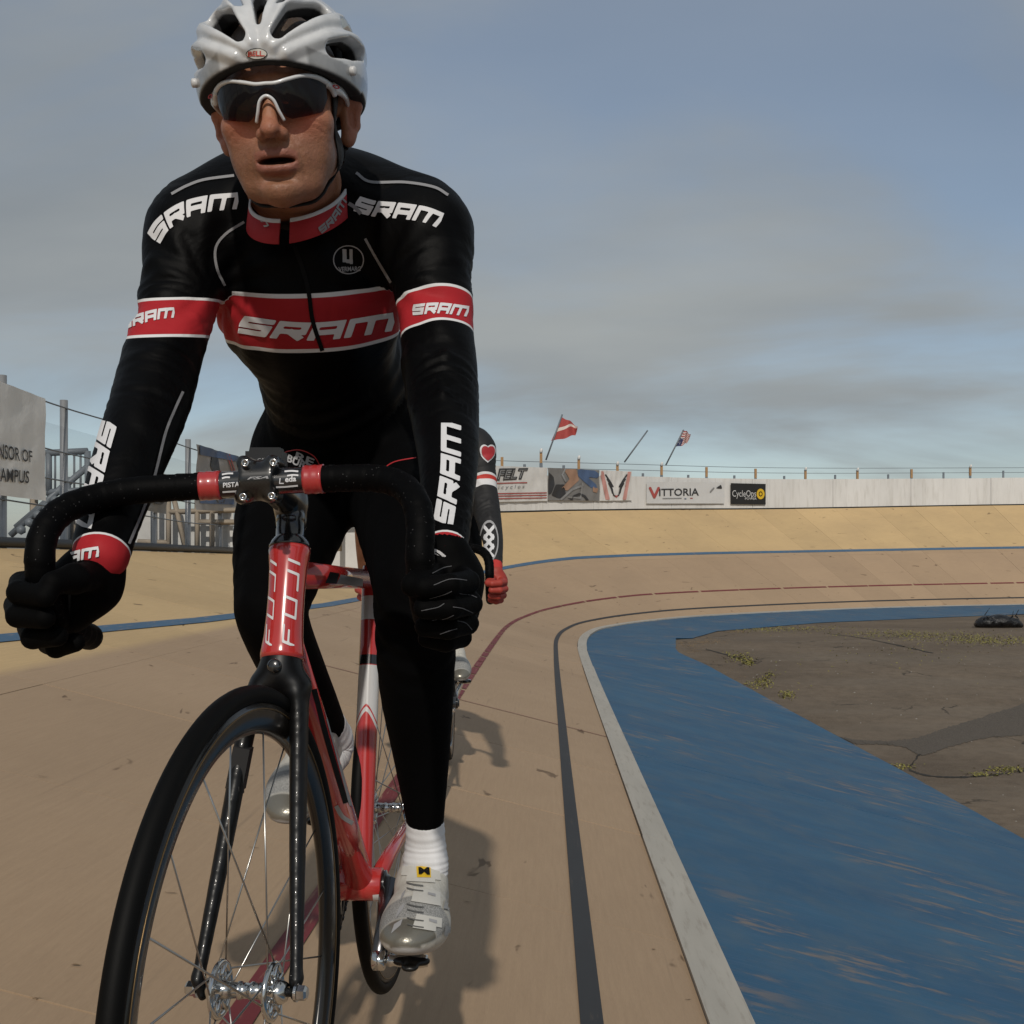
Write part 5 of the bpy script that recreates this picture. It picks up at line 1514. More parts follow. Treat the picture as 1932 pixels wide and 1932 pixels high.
    tg = text_geo("PISTA", .02); P_("lettering", tg[:2], quadwarp((421, 920), (452, 918), (452, 909), (421, 911)), bvb, bars[0])
    for pts in ([(420, 928), (436, 927), (452, 926)], [(419, 896), (430, 894), (440, 894)], [(419, 903), (426, 901), (434, 901)]): P_("print_line", ribbon2d(8, 1), pathwarp(pts, 3), bvb, bars[0])
    tg = text_geo("eda", .03); P_("lettering", tg[:2], quadwarp((538, 910), (559, 908), (559, 898), (538, 899)), bvb, bars[1])
    P_("lettering", word("J", .16, .2, -.1), quadwarp((536, 913), (527, 913), (527, 902), (538, 902)), bvb, bars[1])
    for pts in ([(537, 890), (550, 889), (563, 890)], [(542, 898), (552, 896.5), (563, 897)], [(521, 919), (540, 918), (562, 916)]): P_("print_line", ribbon2d(8, 1), pathwarp(pts, 3), bvb, bars[1])
    tg = text_geo("FSA", .03, .3); P_("lettering", tg[:2], quadwarp((466, 905), (507, 903), (508, 898), (467, 900)), bvst, stem, M_PRINTG)
    tg = text_geo("CATEYE", .02); bvc = bvh_of(bc); P_("lettering", tg[:2], quadwarp((486, 870.5), (521, 867.5), (521, 862), (486, 865)), bvc, bc, M_PRINTG)
    fj = word("FUJI", .14, .34, .22)
    P_("lettering", fj, pathwarp([(543, 1218), (549, 1135), (555, 1052)], 25), bvht, ht); P_("lettering", fj, pathwarp([(507, 1218), (512, 1135), (517, 1054)], 13), bvht, ht)
    P_("graphic", ribbon2d(24, 2), pathwarp([(598, 1288), (628, 1395), (661, 1520)], 5), bvdt, dt, M_PRINTG); P_("graphic", ribbon2d(24, 2), pathwarp([(592, 1300), (616, 1392), (652, 1515)], 10), bvdt, dt, M_PRINTK)
    P_("graphic", ribbon2d(14, 2), pathwarp([(634, 1520), (646, 1540), (665, 1553)], 8), bvdt, dt, M_PRINTG)
    for q, m_ in ((((613, 1100), (634, 1101), (640, 1082), (622, 1079)), M_PRINTK), (((635, 1101), (684, 1106), (684, 1092), (642, 1084)), M_PRINTG)): P_("graphic", ribbon2d(8, 4), quadwarp(*q), bvtt, tt, m_)
    P_("graphic", ribbon2d(5, 3), quadwarp((704, 1700), (716, 1700), (715, 1687), (703, 1688)), bvh_of(bbs), bbs)
    return root
bike = build_bike()
tag(bike, "glossy red track bicycle with black fork ridden by the front cyclist", "bicycle", "track bicycles")

# ------------------------------------------------------------------ the second rider, a couple of metres behind
OFF = Vector((-.004, 2.60, 0)); YAW2 = .065
SC2 = .955
def place_copy(root, label, matmap, skip=()):
    k_ = copy_tree(root, None, matmap, skip)
    g2 = float(track(s_at(root.location.y + OFF.y), .66)[2])
    k_.rotation_euler = (0, 0, YAW2); k_.location = (root.location.x + OFF.x, root.location.y + OFF.y, g2 + .01); k_.scale = (SC2,) * 3
    k_["label"] = label
    return k_
M_SKINLEG = NT("leg_skin"); M_SKINLEG.set("Base Color", (.36, .19, .125)); M_SKINLEG.set("Roughness", .5); M_SKINLEG = M_SKINLEG.m
M_JERSEY2 = NT("second_jersey")
_t = M_JERSEY2; _b = _t.math('ABSOLUTE', _t.attr("band2"))
_base = _t.mix(_t.rng(_b, .98, 1.02, 1, 0), (.009, .009, .010), (.62, .62, .63)); _base = _t.mix(_t.rng(_t.math('ABSOLUTE', _t.math('SUBTRACT', _t.attr("band2"), -.35)), .28, .32, 1, 0), _base, (.45, .03, .02))
_base = _t.mix(_t.rng(_t.attr("cuff"), .49, .51, 0, 1), _base, (.45, .03, .025))
_t.set("Base Color", _base); _t.set("Roughness", .7); _t.bump(_t.noise(_t.coord(), 9, 3), .3, .02); M_JERSEY2 = M_JERSEY2.m
M_GLOVE2 = simple("red_glove", (.33, .035, .022), .6, var=.15)
# sleeve marks for the second jersey, measured along the arms
me = jersey.data; vv = np.empty(len(me.vertices) * 3, np.float32); me.vertices.foreach_get("co", vv); vv = vv.reshape(-1, 3).astype(float)
isarm = field_at(vv, cones(ARM_A) + cones(ARM_B)) < field_at(vv, [(c(580, 480, 1.80), c(585, 620, 1.83), .140, .130)])
b2 = np.full(len(vv), 9.0); cf = np.zeros(len(vv))
for A, sel in ((ARM_A, vv[:, 0] < -.3), (ARM_B, vv[:, 0] >= -.3)):
    p0 = A[0][2]; ax_ = unit(A[0][3] - A[0][1]); q = ((vv - p0) @ ax_) / .027; m_ = sel & isarm; b2[m_] = q[m_]
    t2 = (vv - A[0][-1]) @ unit(A[0][-1] - A[0][-2]); cf[m_ & (t2 > -.035)] = 1
for nm, val in (("band2", b2), ("cuff", cf)):
    at = me.attributes.new(nm, 'FLOAT', 'POINT'); at.data.foreach_set("value", val.astype(np.float32))
M_FR2 = paint("dark_frame_paint", (.02, .022, .025))
rider2 = place_copy(rider, "second cyclist half hidden behind the front one, black sleeves and red gloves", {"jersey_cloth": M_JERSEY2, "black_glove": M_GLOVE2},
    skip=("lettering", "piping", "zip", "badge_ring", "badge_print", "print_outline", "stitch_line", "logo_patch", "sock_mark", "collar", "collar_edge", "badge", "badge_face"))
_mx = lambda A: ([np.array([2 * -.285 - p[0], p[1], p[2]]) for p in A[0]], A[1])
for o in list(rider2.children):
    if o.name.split('.')[0] == "body": bpy.data.objects.remove(o)
_b2 = build_body(rider, (_mx(LEG_A), _mx(LEG_B)), .0042); _b2.parent = rider2
bike2 = place_copy(bike, "dark track bicycle almost wholly hidden behind the front rider", {"red_frame_paint": M_FR2, "red_tape": M_TAPE, "seat_tube_paint": M_FR2}, skip=("lettering", "graphic", "print_line"))
# the second rider's legs are half a turn of the cranks away: mirror the legs and cranks about the bicycle's plane
def mirror_part(o, xc):
    o.data = o.data.copy(); o.data.transform(Matrix.Translation((xc, 0, 0)) @ Matrix.Diagonal((-1, 1, 1, 1)) @ Matrix.Translation((-xc, 0, 0))); o.data.flip_normals()
    for ch in o.children: mirror_part(ch, xc)
for o in rider2.children:
    if o.name.split('.')[0] in ("tights", "shoe", "sock"): mirror_part(o, -.285)
    if o.name.split('.')[0] == "tights":            # short on the second rider
        o.name = "shorts"; bm = bmesh.new(); bm.from_mesh(o.data); bmesh.ops.delete(bm, geom=[f_ for f_ in bm.faces if f_.calc_center_median().z < CAMZ + .10], context='FACES'); bm.to_mesh(o.data); bm.free()
for o in bike2.children:
    if o.name.split('.')[0] in ("crank", "crank_end", "pedal", "pedal_body"): mirror_part(o, -.255)
# prints on the second rider's sleeves
def world_bvh(o, root):
    M = Matrix.Translation(root.location) @ Matrix.Rotation(YAW2, 4, 'Z') @ Matrix.Diagonal((SC2, SC2, SC2, 1)) @ o.matrix_parent_inverse
    V = [tuple(M @ v.co) for v in o.data.vertices]; return BVHTree.FromPolygons(V, [tuple(p.vertices) for p in o.data.polygons]), M
j2 = [o for o in rider2.children if o.name.startswith("jersey")][0]
bj2, Mj2 = world_bvh(j2, rider2)
def put2(name, pf, wp, mat, off=.002):
    o = lay(name, pf[0], pf[1], wp, bj2, mat, None, off, maxlen=.06)
    if o is None: return
    o.data.transform(Mj2.inverted()); o.parent = j2
def heart(X, Y):
    x = X * 2.6 - 1.3; y = Y * 2.6 - 1.15; return (x * x + y * y - 1) ** 3 - x * x * y ** 3
def heart_w(k_):
    return lambda X, Y: heart((X - .5) * k_ + .5, (Y - .5) * k_ + .5)
put2("heart_print", shape2d(heart_w(1.0), 36, 36), quadwarp((903, 876), (936, 876), (936, 836), (903, 836)), M_PRINTW, .003)
put2("heart_print", shape2d(heart_w(1.22), 36, 36), quadwarp((903, 876), (936, 876), (936, 836), (903, 836)), M_PRINTR, .006)
for cx2, rx2 in ((923, 17), (681, 12)):
    put2("badge_ring", disc(rx2, 40, cx2, 1022, .88, 40), lambda u, v: (u, v), M_PRINTG, .003)
    X_ = seg_field; xs = np.linspace(0, 1, 40); ys = np.linspace(0, 1, 70); XX, YY = np.meshgrid(xs, ys, indexing='ij')
    st = [[(.2, .02 + i * .3), (.8, .34 + i * .3)] for i in range(3)] + [[(.8, .02 + i * .3), (.2, .34 + i * .3)] for i in range(3)]
    put2("cross_print", clip_cells(seg_field(st, XX, YY, .13), xs, ys), quadwarp((cx2 - rx2 * .75, 1052), (cx2 + rx2 * .75, 1052), (cx2 + rx2 * .75, 992), (cx2 - rx2 * .75, 992)), M_PRINTW, .003)
# ------------------------------------------------------------------ outer edge of the track: fence, wall, banners
_sg = np.linspace(.5, 45, 900)
_eg = np.array([track(s_, WIDTH) for s_ in _sg]); _pxg = CX + _eg[:, 0] / _eg[:, 1] * FPX
def s_of_px(px): return float(np.interp(px, _pxg, _sg))
def outward(s): t = tangent(s); return np.array([-t[1], t[0], 0])
def edge(s, z=0.0, out=0.0): return track(s, WIDTH) + outward(s) * out + np.array([0, 0, z])
def edge_px(px, py, out=0.0):
    """the point of the upright plane over the track edge (moved out) that shows at a picture point"""
    s = s_of_px(px)
    for _ in range(4):
        p = edge(s, 0, out); s += (px - (CX + p[0] / p[1] * FPX)) * .004
    return np.array([p[0], p[1], CAMZ - (py - HY) / FPX * p[1]])
M_GALV = simple("galvanised_steel", (.33, .335, .34), .45, .6, var=.15); M_GREYRAIL = simple("grey_rail_paint", (.13, .15, .17), .5)
M_WALL = NT("white_wall_panel"); _t = M_WALL
_n = _t.noise(_t.mapping(_t.coord(), (1, 1, .5)), 1.2, 4, .6); _d = _t.noise(_t.mapping(_t.coord(), (9, 9, 1.2)), 1.0, 4, .65)
_c = _t.mix(_t.rng(_n, .3, .7), (.60, .59, .57), (.70, .69, .67)); _c = _t.mix(_t.rng(_d, .5, .72, 0, .5), _c, (.42, .40, .36))
_t.set("Base Color", _c); _t.set("Roughness", .6); _t.bump(_n, .2, .02); M_WALL = _t.m
M_ORANGE = simple("weathered_wood_post", (.34, .20, .09), .8, var=.25); M_RUBBER = simple("black_pipe", (.012, .012, .012), .5)
M_TIMBER = simple("timber", (.30, .25, .19), .8, var=.25); M_TARP = NT("grey_tarp"); _t = M_TARP
_n = _t.noise(_t.coord(), 1.6, 4, .6); _t.set("Base Color", _t.mix(_t.rng(_n, .3, .7), (.46, .455, .44), (.58, .575, .55))); _t.set("Roughness", .7); _t.bump(_n, .5, .06); M_TARP = _t.m
def banner_mat(name, col):
    t = NT(name); p = t.coord(); n = t.noise(p, 3.0, 4, .55, .6); n2 = t.noise(p, 26, 3)
    t.set("Base Color", t.mix(t.rng(n, .3, .7), tuple(x * .93 for x in col), tuple(min(1, x * 1.08) for x in col))); t.set("Roughness", .6); t.bump(t.math('ADD', n, t.math('MULTIPLY', n2, .12)), .18, .05); return t.m
M_BAN = banner_mat("banner_vinyl", (.80, .80, .78)); M_BANW = banner_mat("banner_vinyl_pale", (.60, .59, .57)); M_BANK = banner_mat("banner_vinyl_black", (.012, .012, .012)); M_BANG = banner_mat("banner_vinyl_grey", (.21, .205, .195))

# white wall round the turn
W0 = s_of_px(770); wall = empty("perimeter_wall", tuple(map(float, edge(W0)))); tag(wall, "long low white wall along the top of the banked turn", "wall")
s = W0
while s < 44:
    L = 2.44; V = []; n = 6
    dz = RNG.uniform(-.006, .006)
    for i in range(n + 1):
        q = s + .008 + (L - .016) * i / n
        for (o_, z_) in ((0.0, .035), (0.0, .80 + dz), (.03, .80 + dz), (.03, .035)): V.append(edge(q, z_, o_ + .02))
    F = [(i * 4 + j, i * 4 + (j + 1) % 4, (i + 1) * 4 + (j + 1) % 4, (i + 1) * 4 + j) for i in range(n) for j in range(4)] + [(3, 2, 1, 0), tuple(n * 4 + j for j in range(4))]
    mesh_obj("wall_panel", V, F, M_WALL, wall); s += L
V = []; qs = np.linspace(W0, 44, 120)
tube("base_gap", [edge(q, .012, .045) for q in qs], .022, M_RUBBER, wall, 8)

# fence behind the wall: short posts with pale tops, thin wires
tf = empty("turn_fence", tuple(map(float, edge(W0, 0, .4)))); tag(tf, "row of thin posts and wires above the white wall", "fence")
for i, px in enumerate((955, 1028, 1101, 1174, 1257, 1341, 1433, 1527, 1625, 1727, 1837, 1950)):
    top = (862, 852, 865, 876, 877, 881, 884, 886, 887, 885, 881, 876)[i]; p = edge_px(px, top, .35); base = np.array([p[0], p[1], track(s_of_px(px), WIDTH)[2] - .3])
    tube("post", [base, p - np.array([0, 0, .26])], .035, M_GREYRAIL, tf, 8)
    o = MB(); o.box(p - np.array([0, 0, .13]), (.06, .05, .25)); o.build("post_top", M_ORANGE, tf)
    if i in (1, 2, 3, 4, 7, 8, 10):
        o = MB(); o.lathe(p + np.array([0, -.03, 0]), (.2, -.3, 1), [(-.04, .02), (0, .035), (.04, .032), (.07, .015)], 8); o.build("insulator", M_WALL, tf, True)
    if px < 1900:
        q = edge_px(px + (42 + i * 2), (884, 886, 896, 901, 904, 905, 906, 904, 903, 899, 896)[i] - 8, .35); tube("short_post", [q - np.array([0, 0, .5]), q], .03, M_GREYRAIL, tf, 8)
for h in (.98, 1.12):
    tube("wire", [edge(q, h, .36) for q in np.linspace(s_of_px(935), 42, 60)], .006, M_GREYRAIL, tf, 4)

# flags
def flag(label, p0, p1, cl, mat):
    root = empty("flag", tuple(map(float, c(*p0)))); tag(root, label, "flag")
    tube("pole", [c(*p0), c(*p1)], .018, M_GREYRAIL, root, 8)
    if cl:
        a, b, cc, d = [c(*q) for q in cl]; n, m = 22, 14; V = []; U = []
        for i in range(n + 1):
            for j in range(m + 1):
                u, v = i / n, j / m; p = (a * (1 - u) + b * u) * (1 - v) + (d * (1 - u) + cc * u) * v
                V.append(p + np.array([0, .10 * math.sin(u * 8 + v * 2.0) * u, .035 * math.sin(u * 9 + v * 3) * u])); U.append((u, 1 - v))
        F = [(i * (m + 1) + j, (i + 1) * (m + 1) + j, (i + 1) * (m + 1) + j + 1, i * (m + 1) + j + 1) for i in range(n) for j in range(m)]
        mesh_obj("cloth", V, F, mat, root, True, uvs=U)
    return root
t_ = NT("red_flag_cloth"); sp_ = t_.n.new("ShaderNodeSeparateXYZ"); t_.l.new(t_.coord("UV"), sp_.inputs[0])
dg = t_.math('ABSOLUTE', t_.math('SUBTRACT', t_.math('ADD', t_.math('MULTIPLY', sp_.outputs[0], .55), sp_.outputs[1]), .58)); t_.set("Base Color", t_.mix(t_.math('LESS_THAN', dg, .09), (.34, .055, .05), (.62, .55, .5))); t_.set("Roughness", .8); M_FL1 = t_.m
t_ = NT("striped_flag_cloth"); sp_ = t_.n.new("ShaderNodeSeparateXYZ"); t_.l.new(t_.coord("UV"), sp_.inputs[0])
st_ = t_.math('LESS_THAN', t_.math('FRACT', t_.math('MULTIPLY', sp_.outputs[1], 6.5)), .5); cant = t_.math('MULTIPLY', t_.math('LESS_THAN', sp_.outputs[0], .48), t_.math('GREATER_THAN', sp_.outputs[1], .46))
star = t_.math('LESS_THAN', t_.voronoi(t_.mapping(t_.coord("UV"), (14, 11, 1)), 1.0), .28)
t_.set("Base Color", t_.mix(cant, t_.mix(st_, (.55, .5, .47), (.32, .06, .06)), t_.mix(star, (.03, .035, .10), (.5, .5, .5)))); t_.set("Roughness", .8); M_FL2 = t_.m
D1 = float(edge_px(1030, 870, .35)[1]); D2 = float(edge_px(1183, 870, .35)[1]); D3 = float(edge_px(1258, 870, .35)[1])
flag("red flag with a white diagonal stripe on a leaning pole", (1030, 868, D1), (1061, 782, D1), ((1040, 832, D1), (1086, 822, D1), (1090, 803, D1), (1060, 787, D1)), M_FL1)
flag("bare leaning flag pole between the two flags", (1178, 872, D2), (1222, 812, D2), None, None)
flag("small tattered stars and stripes flag on a leaning pole", (1256, 878, D3), (1290, 811, D3), ((1272, 844, D3), (1297, 837, D3), (1303, 818, D3), (1288, 811, D3)), M_FL2)

# banners
def banner(name, label, px0, px1, top, bot, mat, out=-.03, n=24, m=8, sag=.012):
    V = []
    for i in range(n + 1):
        px = px0 + (px1 - px0) * i / n
        t_, b_ = np.interp(px, *top), np.interp(px, *bot)
        for j in range(m + 1):
            p = edge_px(px, t_ + (b_ - t_) * j / m, out); s_ = s_of_px(px); V.append(p - outward(s_) * sag * (math.sin(i * 1.7 + j * .6) * .5 + math.sin(i * .6 + 1.3 * j) * .5))
    F = [(i * (m + 1) + j, i * (m + 1) + j + 1, (i + 1) * (m + 1) + j + 1, (i + 1) * (m + 1) + j) for i in range(n) for j in range(m)]
    o = mesh_obj(name, V, F, mat, None, True)
    tag(o, label, "banner", "banners along the track edge"); return o
def bprint(name, pf, wp, bn, mat, off=.012): return lay(name, pf[0], pf[1], wp, bvh_of(bn), mat, bn, off)
ident = lambda u, v: (u, v)
def poly(pts, res=2.0):
    """fill a picture polygon with small cells"""
    P = np.array(pts, float); lo, hi = P.min(0) - 1, P.max(0) + 1
    xs = np.arange(lo[0], hi[0] + res, res); ys = np.arange(lo[1], hi[1] + res, res); X, Y = np.meshgrid(xs, ys, indexing='ij')
    d = np.full(X.shape, 1e9); ins = np.zeros(X.shape, bool)
    for i in range(len(P)):
        a, b = P[i - 1], P[i]; ba = b - a; t = np.clip(((X - a[0]) * ba[0] + (Y - a[1]) * ba[1]) / (ba @ ba + 1e-9), 0, 1); d = np.minimum(d, np.hypot(X - a[0] - t * ba[0], Y - a[1] - t * ba[1]))
        cond = ((a[1] > Y) != (b[1] > Y)); xi = a[0] + (Y - a[1]) / (b[1] - a[1] + 1e-12) * ba[0]; ins ^= cond & (X < xi)
    return clip_cells(np.where(ins, -d, d), xs, ys)
def stroke(pts, w, res=1.2):
    P = [tuple(p) for p in pts]; A = np.array(P); xs = np.arange(A[:, 0].min() - w, A[:, 0].max() + w + res, res); ys = np.arange(A[:, 1].min() - w, A[:, 1].max() + w + res, res); X, Y = np.meshgrid(xs, ys, indexing='ij')
    return clip_cells(seg_field([P], X, Y, w, False), xs, ys)
M_FADER = simple("faded_red_ink", (.36, .07, .06), .6); M_INK = simple("dark_ink", (.03, .03, .032), .6); M_INKG = simple("grey_ink", (.22, .22, .22), .6); M_FLESH = simple("printed_flesh", (.30, .18, .12), .6); M_PBLUE = simple("printed_blue", (.06, .10, .19), .6); M_PINK = simple("printed_pink", (.48, .24, .21), .6)
TOPF = ((936, 1190), (879, 889)); BOTF = ((936, 1190), (946.5, 945))
b1 = banner("banner", "pale banner reading FELT bicycles with red stripes", 900, 1032, ((900, 1032), (877.5, 882.5)), ((900, 1032), (948, 945)), M_BANW)
tg = text_geo("FELT", .06, .25); bprint("lettering_outline", tg[:2], quadwarp((936, 907), (994, 904), (996, 883), (936, 884)), b1, M_INK)
tg = text_geo("FELT", -.01, .25); bprint("lettering", tg[:2], quadwarp((938, 904.5), (991, 901.5), (993, 886), (939, 887)), b1, M_INKG, .018)
tg = text_geo("bicycles", .0, .2, spacing=1.5); bprint("lettering", tg[:2], quadwarp((930, 926), (989, 923), (989, 914), (930, 916)), b1, M_INKG)
bprint("stripe", ribbon2d(20, 1), quadwarp((905, 913.5), (994, 911.5), (994, 909.5), (905, 911.5)), b1, M_FADER)
for y in (931, 935.5, 940.5): bprint("stripe", ribbon2d(20, 1), quadwarp((902, y + 2), (1031, y - .5), (1031, y - 2.3), (902, y)), b1, M_FADER)
b2 = banner("banner", "photo banner of a cyclist in blue on a grey road", 1033, 1130, ((1033, 1130), (882.5, 887)), ((1033, 1130), (944, 945)), banner_mat("banner_road", (.17, .165, .16)))
for pts, m_ in (([(1062, 884), (1086, 884), (1092, 906), (1070, 926), (1058, 922), (1074, 904)], M_FLESH), ([(1090, 885), (1122, 888), (1132, 896), (1126, 902), (1108, 900), (1124, 914), (1126, 922), (1114, 920), (1098, 906), (1090, 898)], M_PBLUE),
                ([(1048, 914), (1064, 914), (1068, 938), (1052, 940), (1040, 934)], M_INK), ([(1034, 890), (1044, 900), (1046, 914), (1040, 930), (1034, 934)], M_INK), ([(1118, 918), (1128, 922), (1126, 930), (1118, 928)], M_FLESH)):
    bprint("picture_shape", poly(pts), ident, b2, m_)
for pts, w_, m_ in (([(1058, 942), (1078, 924), (1098, 916)], 4, M_INKG), ([(1098, 912), (1094, 940), (1072, 938)], 3, M_INKG), ([(1076, 944), (1082, 936), (1092, 932), (1102, 936), (1108, 944)], 4, M_INK), ([(1066, 884), (1060, 896), (1066, 908)], 3, M_INKG)): bprint("picture_line", stroke(pts, w_), ident, b2, m_, .018)
b3 = banner("banner", "pale banner with a winged V emblem between pink edges", 1131, 1191, ((1131, 1191), (887, 889.5)), ((1131, 1191), (945, 944)), M_BANW)
for pts in ([(1131, 889), (1138, 889), (1150, 943), (1142, 943)], [(1184, 890), (1190, 890), (1181, 943), (1174, 943)]): bprint("stripe", poly(pts), ident, b3, M_PINK)
for sg in (-1, 1):
    for k_, (a0, b0, a1, b1_) in enumerate(((20, 896, 6, 918), (17, 904, 7, 924), (14, 912, 7, 930))): bprint("emblem", stroke([(1162 + sg * a0, b0), (1162 + sg * (a0 * .55 + 2), (b0 + b1_) / 2 - 1), (1162 + sg * a1, b1_)], 2.6, .9), ident, b3, M_INK)
    bprint("emblem", stroke([(1162 + sg * 7, 924), (1162 + sg * 5, 934), (1162, 937)], 2.2, .9), ident, b3, M_INK)
bprint("emblem", stroke([(1160, 935), (1162, 938), (1164, 935)], 2, .8), ident, b3, M_FADER, .018)
b4 = banner("banner", "white banner reading VITTORIA in red and black", 1219, 1366, ((1219, 1366), (909, 910)), ((1219, 1366), (950, 950)), simple("banner_white", (.56, .56, .555), .6, var=.06), sag=.004)
bprint("emblem", stroke([(1226, 921), (1234, 938), (1242, 921)], 5, 1), ident, b4, M_FADER)
tg = text_geo("ITTORIA", .015); bprint("lettering", tg[:2], quadwarp((1243, 936), (1318, 935), (1318, 921), (1243, 922)), b4, M_INK)
for pts, m_ in (([(1250, 940.5), (1270, 940.3), (1285, 940)], M_INKG), ([(1291, 941), (1294, 941)], M_PBLUE), ([(1302, 940), (1306, 940)], M_FADER)): bprint("print_line", stroke(pts, 1.6, .8), ident, b4, m_)
bprint("picture_shape", poly([(1350, 921), (1360, 914), (1362, 922), (1356, 922)]), ident, b4, M_INK); bprint("picture_shape", stroke([(1340, 928), (1346, 921)], 3), ident, b4, M_INKG)
b5 = banner("banner", "small black banner reading CycleOps POWER with a yellow disc", 1378, 1444, ((1378, 1444), (911.5, 913)), ((1378, 1444), (951, 952)), M_BANK, sag=.004)
tg = text_geo("CycleOps", .0); bprint("lettering", tg[:2], quadwarp((1381, 941), (1426, 941), (1426, 925), (1381, 925)), b5, simple("pale_ink", (.5, .5, .5), .6))
tg = text_geo("POWER", .02); bprint("lettering", tg[:2], quadwarp((1405, 943), (1427, 943), (1427, 938.5), (1405, 938.5)), b5, simple("pale_ink_small", (.4, .4, .4), .6))
bprint("yellow_disc", disc(7.5, 10, 1434.5, 932, .5, 24), ident, b5, M_YELLOW); bprint("yellow_dot", disc(2.2, 3, 1434.5, 932, 0, 16), ident, b5, M_YELLOW)

# ------------------------------------------------------------------ straight: galvanised fence with big banners, left of the riders
lf = empty("straight_fence", tuple(map(float, edge(s_of_px(146), 0, .12)))); tag(lf, "tall galvanised post and wire fence left of the riders", "fence")
sA, sB = s_of_px(33), s_of_px(146); ds_ = sB - sA; ztop = float(edge_px(146, 760, .12)[2])
q = sA - 9 * ds_; ends = s_of_px(800); k = 0
while q < ends:
    p = edge(q, 0, .12); tube("post", [np.array([p[0], p[1], ground_z(p[1])]), np.array([p[0], p[1], ztop + RNG.uniform(-.02, .03)])], .034, M_GALV, lf, 12); q += ds_
for py in (775, 858, 910, 960):
    z_ = float(edge_px(146, py, .12)[2]); tube("wire", [np.array([*edge(s_, 0, .09)[:2], z_ - .01 * math.sin(i * .8)]) for i, s_ in enumerate(np.linspace(sA - 9 * ds_, ends, 50))], .007, M_GREYRAIL, lf, 5)
# net on the fence
t_ = NT("fence_net"); tr = t_.n.new("ShaderNodeBsdfTransparent"); mx = t_.n.new("ShaderNodeMixShader"); mx.inputs[0].default_value = .16
t_.set("Base Color", (.20, .23, .27)); t_.set("Roughness", .8); t_.l.new(tr.outputs[0], mx.inputs[1]); t_.l.new(t_.b.outputs[0], mx.inputs[2]); t_.l.new(mx.outputs[0], t_.out.inputs[0])
V = []; ss = np.linspace(sA - 9 * ds_, ends, 30); zt = float(edge_px(146, 812, .12)[2])
for s_ in ss: p = edge(s_, 0, .10); V += [np.array([p[0], p[1], p[2]]), np.array([p[0], p[1], zt])]
mesh_obj("net", V, [(2 * i, 2 * i + 2, 2 * i + 3, 2 * i + 1) for i in range(29)], t_.m, lf)
tube("edge_pipe", [edge(s_, .045, .03) for s_ in np.linspace(.6, s_of_px(860), 60)], .042, M_RUBBER, lf, 10)
bn = banner("banner", "big off-white banner reading SPONSOR OF CAMPUS at the left edge", -190, 88, ((-190, 0, 88), (610, 719, 752)), ((-190, 0, 88), (905, 934, 945)), M_BAN, .05, 30, 12, .006)
tg = text_geo("SPONSOR OF", .01); bprint("lettering", tg[:2], quadwarp((-34, 862), (59, 873), (58, 851), (-34, 829)), bn, M_INK)
tg = text_geo("CAMPUS", .01); bprint("lettering", tg[:2], quadwarp((-14, 908), (52, 912), (53, 889), (-14, 881)), bn, M_INK)
bg = banner("banner", "weathered grey banner low on the fence behind the arm", 236, 318, ((236, 318), (882, 895)), ((236, 318), (955, 970)), M_BANG, .05, 14, 8, .02)
tg = text_geo("IS", .03); bprint("lettering", tg[:2], quadwarp((278, 950), (308, 953), (310, 925), (280, 922)), bg, M_INK)
bp = banner("banner", "pale photo banner with a dark top hanging on the fence", 374, 470, ((374, 470), (838, 866)), ((374, 470), (962, 966)), banner_mat("banner_photo", (.30, .28, .26)), .05, 16, 10, .02)
for pts, m_ in (([(376, 840), (470, 868), (470, 876), (420, 866), (376, 858)], M_PBLUE), ([(398, 862), (410, 864), (414, 890), (404, 898), (396, 880)], M_INK), ([(376, 940), (440, 942), (440, 952), (376, 950)], M_PBLUE)): bprint("picture_shape", poly(pts), ident, bp, m_)
for x_ in (426, 431): bprint("picture_line", stroke([(x_, 856), (x_ + 8, 880), (x_ + 14, 900)], 2), ident, bp, M_FADER)
bprint("picture_line", stroke([(406, 918), (402, 935), (410, 948), (420, 948), (426, 932), (420, 918)], 3), ident, bp, M_INK)
bq = banner("banner", "long pale sheet on the fence seen between the rider's legs", 560, 770, ((560, 770), (930, 905)), ((560, 770), (1010, 968)), M_BANW, .05, 16, 6, .02)
# timber barrier behind the fence
tb = empty("timber_barrier", tuple(map(float, c(350, 1040, 14.2) * np.array([1, 1, 0])))); tag(tb, "rough timber and pale sheet barrier behind the fence", "barrier")
for x0, x1 in ((256, 318), (322, 372), (376, 440), (444, 560), (564, 700)):
    a, b = c(x0, 1046, 15.2), c(x1, 1046, 15.2); a2, b2_ = c(x0, 962, 15.2), c(x1, 962, 15.2); mesh_obj("sheet", [a - np.array([0, 0, .5]), b - np.array([0, 0, .5]), b2_, a2], [(0, 1, 2, 3)], M_TARP, tb)
for x0, y0, x1, y1 in ((292, 930, 292, 1050), (318, 930, 318, 1050), (372, 930, 372, 1050), (400, 950, 400, 1050), (328, 940, 352, 1045), (318, 966, 460, 962), (376, 985, 450, 985), (260, 1022, 320, 1024), (640, 930, 640, 1040), (582, 968, 700, 966)):
    a, b = c(x0, y0, 14.9), c(x1, y1, 14.9); d_ = unit(b - a); tube("timber", [a, b], .035, M_TIMBER, tb, 4)
